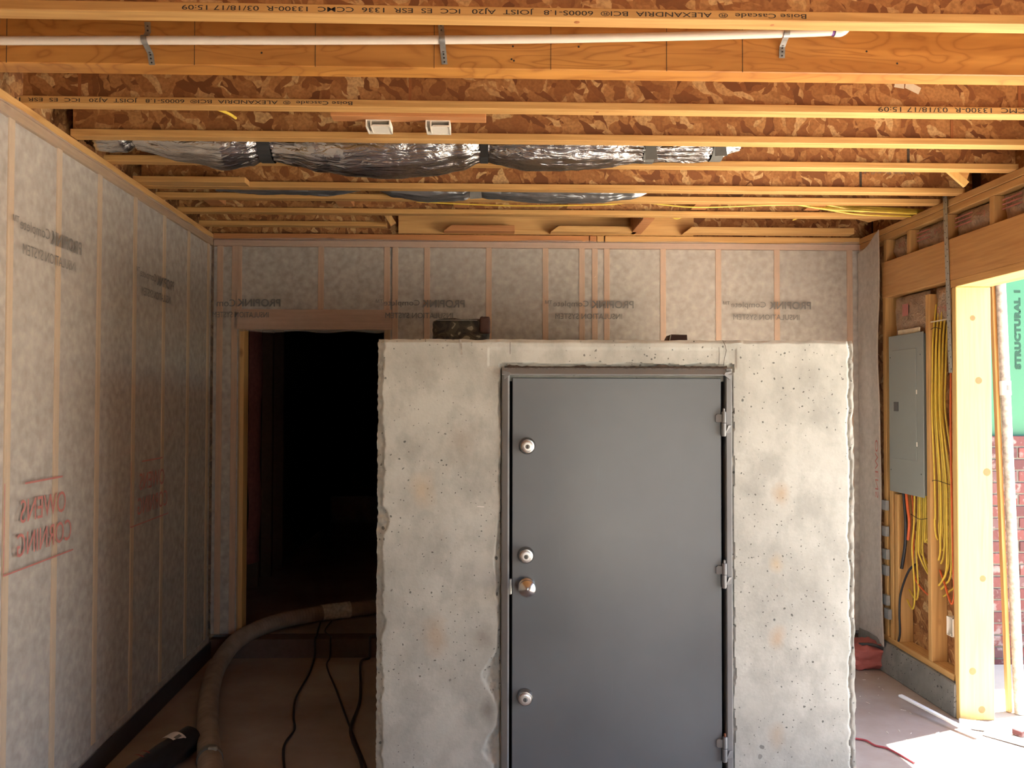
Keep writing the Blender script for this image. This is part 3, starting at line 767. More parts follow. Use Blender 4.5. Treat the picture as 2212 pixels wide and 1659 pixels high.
def hanger(px, py, lab, tilt):
    c = atY(px, py, YP); r = 0.0155
    t = thing('pipe_strap', (c.x, 2.70, c.z), lab, 'strap', 'straps holding the white pipe')
    prof = [(2.704, c.z + 0.075), (2.700, c.z + 0.04)] + [(YP - r * math.sin(a) * 1.0, c.z + r * math.cos(a)) for a in lin(-0.4, math.pi + 0.2, 10)] + [(2.700, c.z - 0.03), (2.704, c.z - 0.065)]
    w = 0.0095; m = MB(); nn = len(prof)
    sh = lambda z: tilt * (c.z - z)
    for off in (0.0, -0.0012):
        m.add([(c.x - w + sh(z), y + off, z) for y, z in prof] + [(c.x + w + sh(z), y + off, z) for y, z in prof], [(i, i + 1, nn + i + 1, nn + i) for i in range(nn - 1)])
    m.build('band', 'galv', t, smooth=True, fix=False)
    for z in (c.z + 0.06, c.z + 0.045, c.z - 0.034, c.z - 0.046, c.z - 0.058):
        MB().lathe((c.x + sh(z), 2.6975 if abs(z - c.z) < 0.05 else 2.701, z), [(0.0028, 0), (0.0028, 0.002)], 'y', 8).build('hole', 'ink', t)
    MB().lathe((c.x + sh(c.z - 0.028), 2.692, c.z - 0.025), [(0.004, 0), (0.005, 0.003), (0.002, 0.006)], 'y', 10).build('screw', 'nickel', t, smooth=True)
hanger(314, 87, 'perforated strap around the white pipe, leftmost of three', 0.12)
hanger(955, 86, 'perforated strap around the white pipe, middle of three', 0.10)
hanger(1697, 73, 'perforated strap around the white pipe, nearest its elbow', 0.0)

# ---- flexible ducts
def duct(name, Y, bottoms, rmax, label, mat, straps, sq=1.0):
    """bottoms: (pixel x, lowest z, pinch radius)"""
    xs_ = [atY(p, 350, Y).x for p, _, _ in bottoms]
    X = np.array(xs_); Z = np.array([z for _, z, _ in bottoms]); Rr = np.array([r for _, _, r in bottoms])
    n = 300; xx = np.linspace(X[0], X[-1], n)
    def smooth_interp(xq, V):
        i = np.clip(np.searchsorted(X, xq) - 1, 0, len(X) - 2); t_ = (xq - X[i]) / (X[i + 1] - X[i]); t_ = t_ * t_ * (3 - 2 * t_)
        return V[i] * (1 - t_) + V[i + 1] * t_
    zb = smooth_interp(xx, Z); rr = smooth_interp(xx, Rr)
    K = 72; m = MB(); vv = []
    for i in range(n):
        R0 = rr[i]; cz = zb[i] + R0
        pinch = max(0, 1 - R0 / rmax)
        for k in range(K):
            a = 2 * math.pi * k / K
            w = (0.006 + 0.02 * pinch) * nz(math.cos(a) * 5 + 9, math.sin(a) * 5, xx[i] * 3.5) + 0.0045 * nz(math.cos(a) * 9, math.sin(a) * 9, xx[i] * 14) + 0.003 * nz(a * 2, xx[i] * 30, 4)
            R1 = R0 + w
            vv.append((xx[i] + 0.01 * nz(a, xx[i] * 8), Y + math.cos(a) * R1 * sq, cz + math.sin(a) * R1))
    ff = [(i * K + k, i * K + (k + 1) % K, (i + 1) * K + (k + 1) % K, (i + 1) * K + k) for i in range(n - 1) for k in range(K)]
    ff += [tuple(range(K)), tuple((n - 1) * K + k for k in range(K))]
    t = thing(name, (0.5 * (X[0] + X[-1]), Y, Z.min()), label, 'duct')
    m.add(vv, ff).build('foil_jacket', mat, t, smooth=True, angle=80)
    for px, w, mat2, flap in straps:
        x = atY(px, 345, Y).x
        zq = float(smooth_interp(np.array([x]), Z)[0]); R0 = float(smooth_interp(np.array([x]), Rr)[0]) + 0.006
        s_ = MB()
        loop = [(Y - R0 * sq, ZC + 0.14)] + [(Y + R0 * sq * math.cos(a), zq + R0 - 0.006 + R0 * math.sin(a)) for a in lin(math.pi, 2 * math.pi, 14)] + [(Y + R0 * sq, ZC + 0.14)]
        nn = len(loop)
        for off in (0, 0.002):
            s_.add([(x - w / 2 + 0.004 * nz(j, px), y, z - off) for j, (y, z) in enumerate(loop)] + [(x + w / 2 + 0.004 * nz(j, px + 3), y, z - off) for j, (y, z) in enumerate(loop)], [(i, i + 1, nn + i + 1, nn + i) for i in range(nn - 1)])
        if flap:
            s_.hexa([(x - w * 0.5, Y - R0 * sq - 0.01, zq - flap), (x + w * 0.55, Y - R0 * sq - 0.012, zq - flap * 0.85), (x + w * 0.55, Y - R0 * sq - 0.009, zq - flap * 0.85), (x - w * 0.5, Y - R0 * sq - 0.007, zq - flap),
                     (x - w * 0.45, Y - R0 * sq * 0.9 - 0.012, zq + 0.05), (x + w * 0.45, Y - R0 * sq * 0.9 - 0.012, zq + 0.05), (x + w * 0.45, Y - R0 * sq * 0.9 - 0.009, zq + 0.05), (x - w * 0.45, Y - R0 * sq * 0.9 - 0.009, zq + 0.05)])
        s_.build('hanger_strap', mat2, t, fix=False)
    return t
duct('silver_duct', 3.658, [(188, 2.775, 0.07), (215, 2.745, 0.085), (270, 2.742, 0.09), (288, 2.77, 0.07), (300, 2.748, 0.09), (400, 2.70, 0.11), (490, 2.668, 0.125), (540, 2.685, 0.11), (565, 2.705, 0.085), (600, 2.705, 0.08), (640, 2.69, 0.09), (690, 2.662, 0.115), (760, 2.643, 0.13), (830, 2.634, 0.135), (920, 2.645, 0.13), (1000, 2.675, 0.115), (1040, 2.712, 0.08), (1055, 2.715, 0.075), (1080, 2.70, 0.09), (1140, 2.678, 0.115), (1210, 2.677, 0.12), (1300, 2.69, 0.11), (1375, 2.712, 0.085), (1405, 2.72, 0.075), (1440, 2.722, 0.08), (1500, 2.725, 0.08), (1540, 2.73, 0.075), (1600, 2.775, 0.07)],
     0.135, 'large sagging foil-wrapped duct hanging between the joists', 'foil', [(578, 0.055, 'strap_black', 0), (1046, 0.035, 'strap_black', 0.012), (1398, 0.05, 'strap_grey', 0.02), (1545, 0.05, 'strap_grey', 0.012)], 1.0)
duct('grey_duct', 4.40, [(470, 2.76, 0.05), (560, 2.745, 0.06), (700, 2.74, 0.062), (815, 2.775, 0.04), (850, 2.735, 0.06), (930, 2.708, 0.075), (1000, 2.722, 0.065), (1025, 2.745, 0.05), (1060, 2.73, 0.06), (1180, 2.708, 0.075), (1290, 2.712, 0.072), (1360, 2.735, 0.055), (1410, 2.78, 0.04)],
     0.075, 'thin dark grey duct lying between the farther joists', 'foil_dark', [(1028, 0.06, 'duct_tape', 0.035)], 1.0)

# ---- white boxes, nailer, cable stub and paper tag under the printed joist
x0, x1 = atY(716, 242, 3.16).x, atY(1050, 242, 3.16).x
tag(box('nailer_board', 'pine_red_x', x0, x1, 3.136, 3.20, ZC - 0.012, ZC + 0.008, bevel=0.002), 'thin board fixed under the printed joist, carrying two white boxes', 'board')
for px, lab in ((817, 'white plastic box under the thin ceiling board, left of two'), (946, 'white plastic box under the thin ceiling board, right of two')):
    c = atY(px, 250, 3.18); t = thing('electrical_box', (c.x, 3.2, ZC - 0.04), lab, 'electrical box', 'white boxes under the joist')
    w, zt, zb = 0.047, ZC - 0.0125, ZC - 0.040
    m = MB().box(c.x - w, c.x + w, 3.172, 3.26, zt - 0.004, zt).box(c.x - w, c.x - w + 0.005, 3.172, 3.26, zb, zt - 0.004).box(c.x + w - 0.005, c.x + w, 3.172, 3.26, zb, zt - 0.004).box(c.x - w, c.x + w, 3.255, 3.262, zb, zt - 0.004)
    m.build('body', 'box_white', t)
    MB().prism([(c.x - w + 0.02, 3.17, zb + 0.002), (c.x + w - 0.005, 3.17, zb + 0.002), (c.x + w - 0.005, 3.17, zb + 0.008), (c.x - w + 0.03, 3.17, zb + 0.008)], (0, 0.085, 0)).build('clamp_lip', 'box_white', t)
    box('rib', 'box_white', c.x - w + 0.018, c.x - w + 0.022, 3.171, 3.25, zb, zt - 0.004, t, bevel=0)
p = [atY(448, 233, 3.16), atY(470, 236, 3.2), atY(495, 246, 3.3), atY(509, 255, 3.40)]
t = tag(MB().tube(spline(p, 5), 0.006, 8).build('cable_stub', 'romex_yellow', smooth=True), 'short yellow cable end poking down through the strand board', 'cable')
c = atY(510, 255, 3.45 + FW / 2 - 0.005)
MB().lathe((c.x, c.y - 0.0012, c.z), [(0.010, 0), (0.013, 0.001)], 'y', 12).build('drilled_hole', 'ink', t)
YW = 3.075 + FW / 2 - 0.005
t = thing('paper_tag', atY(1960, 188, YW), 'two pale paper tags stuck on the strand board near the right', 'paper tag')
MB().add([atY(*q, YW - 0.001) for q in ((1931, 188), (1935, 174), (1954, 172), (1953, 192))], [(0, 1, 2, 3)]).build('sheet', 'paper', t, fix=False)
MB().add([atY(*q, YW - 0.0012) for q in ((1955, 190), (1957, 173), (1990, 190), (1984, 204))], [(0, 1, 2, 3)]).build('sheet', 'paper', t, fix=False)
# inked stamp on a web
YW = 4.245 + FW / 2 - 0.0055
stm = MB()
for k in range(34):
    px = 1866 + k * 3.3 + random.random() * 2; 
    a = atY(px, 361 + random.random() * 3, YW); b_ = atY(px + 1.4, 372 + random.random() * 5, YW)
    stm.add([(a.x, a.y, a.z), (b_.x, a.y, a.z), (b_.x, a.y, b_.z), (a.x, a.y, b_.z)], [(0, 1, 2, 3)])
tag(stm.build('stamp_print', 'ink_grey', fix=False), 'smudged black stamp on the strand board at the right', 'print')
# panel joints in the strand board webs
for px, py, y in ((2202, 195, 3.075), (2056, 268, 3.445), (1962, 328, 3.805), (1859, 378, 4.245), (886, 195, 3.075), (172, 175, 3.075)):
    c = atY(px, py, y + FW / 2 - 0.0056)
    # butt joint cover of the web
    j = [o for o in bpy.data.objects if o.name.startswith('i_joist') and abs(o.location.y - (y + FW / 2)) < 0.01][0]
    MB().box(c.x - 0.006, c.x + 0.006, c.y - 0.001, c.y, ZC + FT, ZC + 0.27).build('web_joint', 'scorch' if px < 2000 and px > 1000 else 'knot', j)

# ================================================================== CONCRETE SAFE ROOM
def bx(px): return atY(px, 1100, BLK_Y).x
def bz(py): return atY(1330, py, BLK_Y).z
BX0, BX1, BZ = bx(813), bx(1845), bz(734)
FX0, FX1, FZ = bx(1083), bx(1581), bz(794)
def fbm(x, z, s): return nz(x * s, z * s) + 0.5 * nz(x * s * 2.1, z * s * 2.1, 7) + 0.25 * nz(x * s * 4.3, z * s * 4.3, 3)
xs = lin(BX0, BX0 + 0.09, 22) + lin(BX0 + 0.09, FX0 - 0.09, 22)[1:] + lin(FX0 - 0.09, FX0, 22)[1:] + lin(FX0, FX1, 44)[1:] + lin(FX1, FX1 + 0.05, 12)[1:] + lin(FX1 + 0.05, BX1 - 0.07, 26)[1:] + lin(BX1 - 0.07, BX1, 18)[1:]
zs = lin(0.0, FZ, 300) + lin(FZ, FZ + 0.03, 8)[1:] + lin(FZ + 0.03, BZ - 0.02, 10)[1:] + lin(BZ - 0.02, BZ, 6)[1:]
def bface(x, z):
    y = BLK_Y + 0.0012 * fbm(x, z, 3)
    ox = x; oz = z
    dl = x - BX0; dr = BX1 - x; dt = BZ - z
    # ragged left edge: spalled strip behind a crisp lip
    wl_ = 0.026 + 0.012 * fbm(1.7, z, 6) + 0.007 * fbm(2.9, z, 26) + 0.022 * math.exp(-((z - 1.20) / 0.035) ** 2) + 0.02 * math.exp(-((z - 0.80) / 0.03) ** 2)
    if dl < wl_:
        k = min(1, (wl_ - dl) / 0.008)
        y += k * (0.010 + 0.016 * (1 - dl / max(wl_, 1e-4))) + 0.010 * k * fbm(x, z, 38)
    if dl < 0.002: ox += 0.005 * fbm(3, z, 11) + 0.003 * fbm(5, z, 60)
    wr_ = 0.018 + 0.009 * fbm(8.2, z, 6) + 0.006 * fbm(1.1, z, 28)
    if dr < wr_:
        k = min(1, (wr_ - dr) / 0.006)
        y += 0.002 + 0.003 * k * fbm(x, z, 42)
    y += 0.007 * math.exp(-((dr - wr_) / 0.004) ** 2)
    if dr < 0.002: ox += 0.006 * fbm(5, z, 13)
    if dt < 0.012:
        y += 0.010 * (1 - dt / 0.012) + 0.004 * fbm(x, z, 30)
        oz += 0.004 * fbm(x, 2, 12) if dt < 0.002 else 0
    # chips beside the frame
    df = FX0 - x
    wf_ = 0.011 + 0.008 * fbm(4.4, z, 7) + 0.007 * fbm(7.7, z, 30)
    wf_ += 0.065 * math.exp(-((z - 0.60) / 0.075) ** 2) + 0.060 * math.exp(-((z - 0.33) / 0.06) ** 2) + 0.012 * math.exp(-((z - 1.0) / 0.2) ** 2)
    if 0 <= df < wf_ and z < FZ:
        k = min(1, (wf_ - df) / 0.009)
        y += k * (0.008 + 0.014 * (1 - df / wf_)) + 0.009 * k * fbm(x, z, 36)
    df = x - FX1
    if 0 <= df < 0.008 + 0.008 * fbm(9, z, 9) and z < FZ: y += 0.008 + 0.005 * fbm(x, z, 40)
    if FX0 - 0.01 < x < FX1 + 0.01 and 0 <= z - FZ < 0.014 + 0.010 * fbm(x, 6, 14): y += 0.010 + 0.008 * fbm(x, z, 40)
    # shallow form mark above the door
    if FX0 - 0.05 < x < FX1 + 0.02 and FZ < z < FZ + 0.075: y += 0.0025
    return (ox, y, oz)
m = MB().grid(xs, zs, bface, lambda x, z: FX0 < x < FX1 and z < FZ)
YBK = 4.95
for line in ([bface(BX0, z) for z in zs], [bface(BX1, z) for z in zs], [bface(x, BZ) for x in xs]):
    nn = len(line)                     # return the rough arrises back onto the body
    m.add(line + [(p[0], p[1] + 0.07, p[2]) for p in line], [(i, i + 1, nn + i + 1, nn + i) for i in range(nn - 1)])
m.box(BX0 + 0.012, BX0 + 0.2, BLK_Y + 0.035, YBK, 0, BZ - 0.015).box(BX1 - 0.2, BX1 - 0.010, BLK_Y + 0.028, YBK, 0, BZ - 0.015)
m.box(BX0 + 0.2, BX1 - 0.2, YBK - 0.2, YBK, 0, BZ - 0.015).box(BX0 + 0.012, BX1 - 0.01, BLK_Y + 0.02, YBK, BZ - 0.16, BZ - 0.012)
m.box(BX0 + 0.05, FX0 + 0.03, BLK_Y + 0.04, BLK_Y + 0.2, 0, BZ - 0.02).box(FX1 - 0.005, BX1 - 0.05, BLK_Y + 0.035, BLK_Y + 0.2, 0, BZ - 0.02).box(FX0, FX1, BLK_Y + 0.03, BLK_Y + 0.2, FZ - 0.012, BZ - 0.1)
blk = tag(m.build('safe_room', 'concrete', smooth=True, fix=False, angle=50), 'poured concrete safe room with a grey steel door, in the middle of the garage', 'safe room')
# hairline crack, drip stain, form lines
def stroke(pts, w, mat, y=BLK_Y - 0.0022, name='crack'):
    q = MB(); P = [atY(px, py, y) for px, py in pts]; L, Rr = [], []
    for i, p in enumerate(P):
        d = (P[min(i + 1, len(P) - 1)] - P[max(i - 1, 0)]).normalized(); s = Vector((d.z, 0, -d.x)) * w * (0.6 + 0.4 * random.random())
        L.append(p - s); Rr.append(p + s)
    nn = len(P); q.add(L + Rr, [(i, i + 1, nn + i + 1, nn + i) for i in range(nn - 1)])
    return q.build(name, mat, blk, fix=False)
stroke([(1561, 735), (1566, 745), (1569, 757), (1566, 770), (1564, 780), (1563, 790)], 0.0013, 'scorch')
stroke([(1553, 750), (1553.5, 765), (1553, 788)], 0.001, 'scorch')
stroke([(1102, 739), (1102, 765)], 0.0009, 'scorch')
stroke([(993, 733), (996, 742), (997, 756), (997, 766)], 0.0038, 'concrete_break', name='drip_stain')
stroke([(1031, 1094), (1046, 1095)], 0.002, 'label_white', name='chalk_mark')
# scorched concrete above the frame
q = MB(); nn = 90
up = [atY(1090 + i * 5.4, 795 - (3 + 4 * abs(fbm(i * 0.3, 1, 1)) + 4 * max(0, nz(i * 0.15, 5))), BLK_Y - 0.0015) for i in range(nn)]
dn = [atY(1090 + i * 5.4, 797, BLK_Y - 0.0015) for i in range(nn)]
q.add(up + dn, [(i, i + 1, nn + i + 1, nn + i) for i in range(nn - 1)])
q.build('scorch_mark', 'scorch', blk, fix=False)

# ---- steel door
dr = thing('steel_door', ((FX0 + FX1) / 2, BLK_Y, 0), 'grey painted steel vault door with three deadbolts and a round knob', 'door')
IX0, IX1, IZ = bx(1100), bx(1567), bz(811)
fy0, fy1 = BLK_Y - 0.014, BLK_Y + 0.06
fL = MB().prism([(FX0, BLK_Y - 0.003, 0), (FX0 + 0.004, BLK_Y - 0.008, 0), (IX0 - 0.006, fy0, 0), (IX0, fy0 + 0.002, 0), (IX0, fy1, 0), (FX0, fy1, 0)], (0, 0, IZ)).build('frame_side', 'frame_paint', dr, bevel=0.0012)
fR = MB().prism([(IX1, fy1, 0), (IX1, BLK_Y - 0.004, 0), (IX1 + 0.003, BLK_Y - 0.009, 0), (FX1 - 0.002, BLK_Y - 0.009, 0), (FX1, BLK_Y - 0.005, 0), (FX1, fy1, 0)], (0, 0, FZ - 0.003)).build('frame_side', 'frame_paint', dr, bevel=0.0012)
fT = MB().prism([(FX0, fy1, FZ), (FX0, BLK_Y - 0.001, FZ), (FX0, BLK_Y - 0.003, FZ - 0.006), (FX0, fy0 - 0.004, IZ + 0.004), (FX0, fy0 - 0.002, IZ), (FX0, fy1, IZ)], (FX1 - FX0 - 0.001, 0, 0)).build('frame_top', 'frame_paint', dr, bevel=0.0012)
q = MB(); wp = []
for i in range(160):
    x = FX0 + 0.02 + (FX1 - FX0 - 0.04) * i / 159
    wp.append((x, BLK_Y - 0.0035 - 0.0012 * random.random(), FZ - 0.004 + 0.0014 * nz(x * 60)))
q.tube(wp, lambda i: 0.0018 + 0.0012 * random.random(), 6).build('weld_bead', 'weld', fT, smooth=True)
for (sx, xx) in ((1, FX0), (-1, FX1)):
    MB().prism([(xx + sx * 0.002, fy0 - 0.001, FZ - 0.012), (xx + sx * 0.03, fy0 - 0.006, IZ + 0.012), (xx + sx * 0.034, fy0 - 0.006, IZ + 0.002), (xx + sx * 0.010, fy0 - 0.001, IZ - 0.016)], (0, 0.006, 0)).build('corner_gusset', 'frame_paint', fT, bevel=0.0008)
PX0, PX1, PZ = bx(1106.5), bx(1558), bz(817)
box('gap_shade_sheet', 'gap_shade_black', IX0, IX1, BLK_Y + 0.05, BLK_Y + 0.058, 0, IZ, dr, bevel=0)  # near-black sheet standing in for the shade behind the door gap
panel = box('door_panel', 'door_paint', PX0, PX1, BLK_Y - 0.002, BLK_Y + 0.04, 0.012, PZ, dr, bevel=0.002)
YD = BLK_Y - 0.002
def deadbolt(px, py, lab):
    c = atY(px, py, YD)
    d = MB().lathe((c.x, YD, c.z), [(0.0325, 0), (0.0325, -0.004), (0.031, -0.008), (0.0275, -0.022), (0.0255, -0.025), (0.0225, -0.0255)], 'y', 40).build('deadbolt', 'nickel', dr, smooth=True)
    d['label'] = lab
    f = MB().lathe((c.x, YD, c.z - 0.001), [(0.0215, -0.024), (0.0215, -0.0285), (0.0205, -0.0293), (0.012, -0.0295)], 'y', 36).build('lock_face', 'nickel_face', d, smooth=True)
    MB().lathe((c.x, YD, c.z - 0.002), [(0.0085, -0.0285), (0.0085, -0.0302), (0.0075, -0.0307)], 'y', 24).build('key_plug', 'strap_grey', d, smooth=True)
    MB().box(c.x - 0.0012, c.x + 0.0012, YD - 0.0312, YD - 0.030, c.z - 0.008, c.z + 0.003).build('keyhole', 'ink', d)
deadbolt(1139, 963, 'nickel deadbolt, topmost'); deadbolt(1136, 1199, 'nickel deadbolt just above the knob'); deadbolt(1134, 1505, 'nickel deadbolt, lowest')
c = atY(1137, 1265, YD)
k = MB().lathe((c.x, YD, c.z), [(0.0335, 0), (0.0335, -0.003), (0.030, -0.009), (0.018, -0.014), (0.0135, -0.020), (0.0135, -0.030), (0.022, -0.036), (0.0305, -0.046), (0.0325, -0.053), (0.0315, -0.058), (0.022, -0.067), (0.010, -0.073), (0.002, -0.0755)], 'y', 44).build('knob', 'nickel', dr, smooth=True, angle=25)
k['label'] = 'round nickel door knob'
c = atY(1103, 1267, BLK_Y)
box('latch_plate', 'galv', IX0 - 0.001, IX0 + 0.010, BLK_Y - 0.006, BLK_Y + 0.01, c.z - 0.03, c.z + 0.03, dr, bevel=0.003)
for py in (905, 1233, 1608):
    zc = bz(py); xh = bx(1562.5); yh = BLK_Y - 0.010
    h = MB().lathe((xh, yh, zc - 0.014), [(0.0095, 0), (0.0095, 0.040), (0.0080, 0.043)], 'z', 18).build('hinge', 'frame_paint', dr, smooth=True)
    MB().lathe((xh - 0.001, yh, zc - 0.066), [(0.0085, 0), (0.0100, 0.004), (0.0100, 0.050)], 'z', 18).build('lower_barrel', 'frame_paint', h, smooth=True)
    MB().lathe((xh, yh, zc + 0.028), [(0.0045, 0), (0.0045, 0.012), (0.0015, 0.015)], 'z', 12).build('pin', 'rust' if py > 1600 else 'frame_paint', h, smooth=True)
    q = MB().prism([(xh - 0.005, yh - 0.004, zc + 0.018), (xh - 0.024, YD - 0.007, zc + 0.020), (xh - 0.031, YD - 0.005, zc + 0.014), (xh - 0.031, YD - 0.005, zc - 0.010), (xh - 0.024, YD - 0.007, zc - 0.014), (xh - 0.005, yh - 0.004, zc - 0.010)], (0, 0.010, 0)); q.build('door_tab', 'frame_paint', h, bevel=0.001)
    q = MB().prism([(xh + 0.005, yh - 0.004, zc - 0.055), (xh + 0.016, yh - 0.006, zc - 0.024), (xh + 0.031, yh - 0.001, zc - 0.022), (xh + 0.031, yh - 0.001, zc - 0.050)], (0, 0.010, 0)); q.build('frame_tab', 'frame_paint', h, bevel=0.001)

# ---- things on its roof
ZR = BZ - 0.012
def rbox(c, sx, sy, sz, seg=10, wob=0.006):
    """soft sided box"""
    us = lin(-1, 1, seg); m = MB()
    def pt(a, b_, cc):
        v = Vector((a, b_, cc)); n_ = (abs(a) ** 6 + abs(b_) ** 6 + abs(cc) ** 6) ** (1 / 6)
        v = v / max(n_, 1e-6)
        w = wob * nz(v.x * 3 + c[0] * 7, v.y * 3, v.z * 3 + c[2])
        return (c[0] + v.x * (sx + w), c[1] + v.y * (sy + w), c[2] + sz + v.z * (sz + w * (0 if v.z < -0.9 else 1)))
    for f in (lambda u, w: pt(u, -1, w), lambda u, w: pt(u, 1, w), lambda u, w: pt(-1, u, w), lambda u, w: pt(1, u, w), lambda u, w: pt(u, w, 1), lambda u, w: pt(u, w, -1)):
        m.grid(us, us, f)
    return m
def merge(o):
    bm = bmesh.new(); bm.from_mesh(o.data); bmesh.ops.remove_doubles(bm, verts=bm.verts[:], dist=0.0004); bmesh.ops.recalc_face_normals(bm, faces=bm.faces[:]); bm.to_mesh(o.data); bm.free()
a, b_ = atY(932, 728, 3.45), atY(1057, 686, 3.45)
cb = thing('camouflage_case', ((a.x + b_.x) / 2, 3.55, ZR), 'soft camouflage patterned case lying on top of the safe room', 'case')
o = rbox(((a.x + b_.x) / 2, 3.57, ZR), (b_.x - a.x) / 2, 0.11, (b_.z - ZR) / 2).build('case_body', 'camo', cb, smooth=True, fix=False); merge(o)
o = rbox((b_.x - 0.018, 3.47, ZR + 0.055), 0.022, 0.02, (b_.z - ZR - 0.05) / 2, 8, 0.002).build('flap', 'camo_strap', cb, smooth=True, fix=False); merge(o)
box('zip', 'strap_grey', a.x + 0.02, b_.x - 0.05, 3.456, 3.462, b_.z - 0.012, b_.z - 0.009, cb, bevel=0)
a, b_ = atY(1431, 730, 3.45), atY(1486, 723, 3.45)
t = thing('brown_pouch', ((a.x + b_.x) / 2, 3.5, ZR), 'flat dark brown pouch on top of the safe room above the door', 'pouch')
MB().prism([(a.x, 3.45, ZR), (b_.x, 3.45, ZR), (b_.x - 0.003, 3.45, b_.z), (a.x + 0.035, 3.45, b_.z + 0.001), (a.x + 0.012, 3.45, ZR + 0.008)], (0, 0.09, 0)).build('pouch_body', 'camo_strap', t, bevel=0.002)
MB().tube([(a.x + 0.024, 3.447, ZR + 0.004), (a.x + 0.034, 3.446, b_.z - 0.002)], 0.0022, 6).build('rivet', 'galv', t, smooth=True)

# ================================================================== RIGHT WALL FITTINGS
pn = thing('breaker_panel', (XR, 4.83, 1.1), 'grey steel electrical breaker panel set between the studs', 'electrical panel')
c00, c01 = atX(1920, 1066, XR), atX(1995, 1073, XR)
py0, py1 = 4.632, 5.035
pz0, pz1 = 1.115, 2.055
box('cabinet', 'panel_paint', XR + 0.004, XR + 0.088, py0 + 0.012, py1 - 0.012, pz0 + 0.01, pz1 - 0.01, pn)
cover = box('cover', 'panel_paint', XR - 0.010, XR - 0.004, py0, py1, pz0, pz1, pn, bevel=0.002)
pdoor = box('panel_door', 'panel_paint', XR - 0.0135, XR - 0.0095, py0 + 0.075, py1 - 0.045, pz0 + 0.20, pz1 - 0.09, pn, bevel=0.002)
box('latch', 'panel_latch', XR - 0.016, XR - 0.013, py1 - 0.125, py1 - 0.07, 1.60, 1.655, pdoor, bevel=0.001)
for z in (1.70, 1.40): box('door_hinge', 'box_white', XR - 0.015, XR - 0.011, py0 + 0.066, py0 + 0.072, z, z + 0.025, pdoor, bevel=0)
for y, z in ((py0 + 0.03, pz1 - 0.13), (py0 + 0.03, pz0 + 0.13), (py1 - 0.02, pz1 - 0.13), (py1 - 0.02, pz0 + 0.13)):
    MB().lathe((XR - 0.012, y, z), [(0.0025, 0), (0.0045, 0.002)], 'x', 10).build('screw', 'panel_latch', pn)

ORD = ('first', 'second', 'third', 'fourth', 'fifth', 'sixth', 'seventh', 'eighth', 'ninth')
def cable(name, pts, r, mat, label, group=None, n=6):
    o = MB().tube(spline(pts, 6), r, n).build(name, mat, smooth=True)
    return tag(o, label, 'cable', group)
# yellow runs dropping beside the panel on the stud (they leave the header bay and loop into the stud holes)
rnd = random.Random(3)
XS = XR + 0.022
for k in range(9):
    X = XR + 0.020 + 0.013 * (k % 3); Y0 = 4.578 - 0.0115 * k; YL = 4.576 - 0.0195 * k
    fl = 0.012 * math.sin(k * 1.9)
    zend = (0.90, 0.87, 0.84, 0.80, 0.78, 0.70, 0.66, 0.64, 0.60)[k]
    pts = [(X + 0.02, Y0, 2.20), (X, Y0, 2.02), (X - 0.006, Y0 + fl * 0.6, 1.82), (X - 0.01, Y0 + fl, 1.62), (X - 0.006, (Y0 + YL) / 2 + fl * 0.4, 1.42), (X, YL, 1.22), (X, YL - 0.004, 1.02), (X, YL + 0.004, zend + 0.10)]
    if k >= 3: pts += [(X + 0.006, YL + 0.02 + 0.012 * (k - 3), zend + 0.02), (X + 0.014, 4.568, zend - 0.02)]
    else: pts += [(X + 0.006, YL + 0.004, zend + 0.02), (X + 0.018, 4.58, zend - 0.01)]
    cable('romex_cable', pts, 0.0052, 'romex_yellow', ORD[k] + ' yellow cable from the panel stud in the bundle of nine beside the panel', 'yellow cables beside the panel')
for z, w in ((2.06, 0.10), (1.215, 0.19)):
    tag(MB().tube(spline([(XR + 0.012, 4.585, z), (XR + 0.010, 4.54, z + 0.008), (XR + 0.012, 4.585 - w, z - 0.004)], 5), 0.0018, 5).build('cable_tie', 'ink', smooth=True),
        'thin black tie near the top of the yellow cable bundle' if z > 2 else 'thin black tie midway down the yellow cable bundle', 'cable tie')
# orange run next to the jamb
cable('orange_cable', [(XR + 0.03, 4.385, 2.12), (XR + 0.012, 4.385, 1.85), (XR + 0.010, 4.392, 1.5), (XR + 0.010, 4.388, 1.1), (XR + 0.014, 4.388, 0.80), (XR + 0.02, 4.39, 0.64), (XR + 0.02, 4.42, 0.575), (XR + 0.03, 4.50, 0.66), (XR + 0.05, 4.583, 0.72)], 0.006, 'romex_orange', 'orange cable running down beside the jamb stud')
# whips below the panel
for k in range(8):
    Y0 = 4.80 - 0.021 * k; X = XR + 0.022 + 0.012 * (k % 3)
    zb = (0.44, 0.50, 0.72, 0.70, 0.68, 0.80, 0.84, 0.88)[k]
    pts = [(X, Y0, pz0 + 0.015), (X, Y0 + 0.004, 1.02), (X - 0.004, Y0 + 0.006, 0.92), (X - 0.006, Y0 + 0.022 - 0.003 * k, 0.80 + (0.06 if k > 4 else 0))]
    if k < 2: pts += [(X - 0.004, Y0 + 0.006, 0.62), (X, Y0 + 0.01, zb + 0.06), (X + 0.006, Y0 + 0.05, zb), (X + 0.03, 4.955, zb + 0.03)]
    else: pts += [(X, Y0 - 0.015, zb + 0.04), (X + 0.01, (Y0 + 4.63) / 2 - 0.01, zb - 0.02), (X + 0.02, 4.626, zb - 0.05)]
    cable('panel_whip', pts, 0.005, 'romex_yellow', ORD[k] + ' yellow cable from the left among the eight loops hanging below the panel', 'yellow cables below the panel')
tag(MB().tube(spline([(XR + 0.010, 4.82, 1.0), (XR + 0.008, 4.72, 0.985), (XR + 0.012, 4.64, 1.0)], 5), 0.0018, 5).build('cable_tie', 'ink', smooth=True), 'thin black tie around the yellow cables below the panel', 'cable tie')
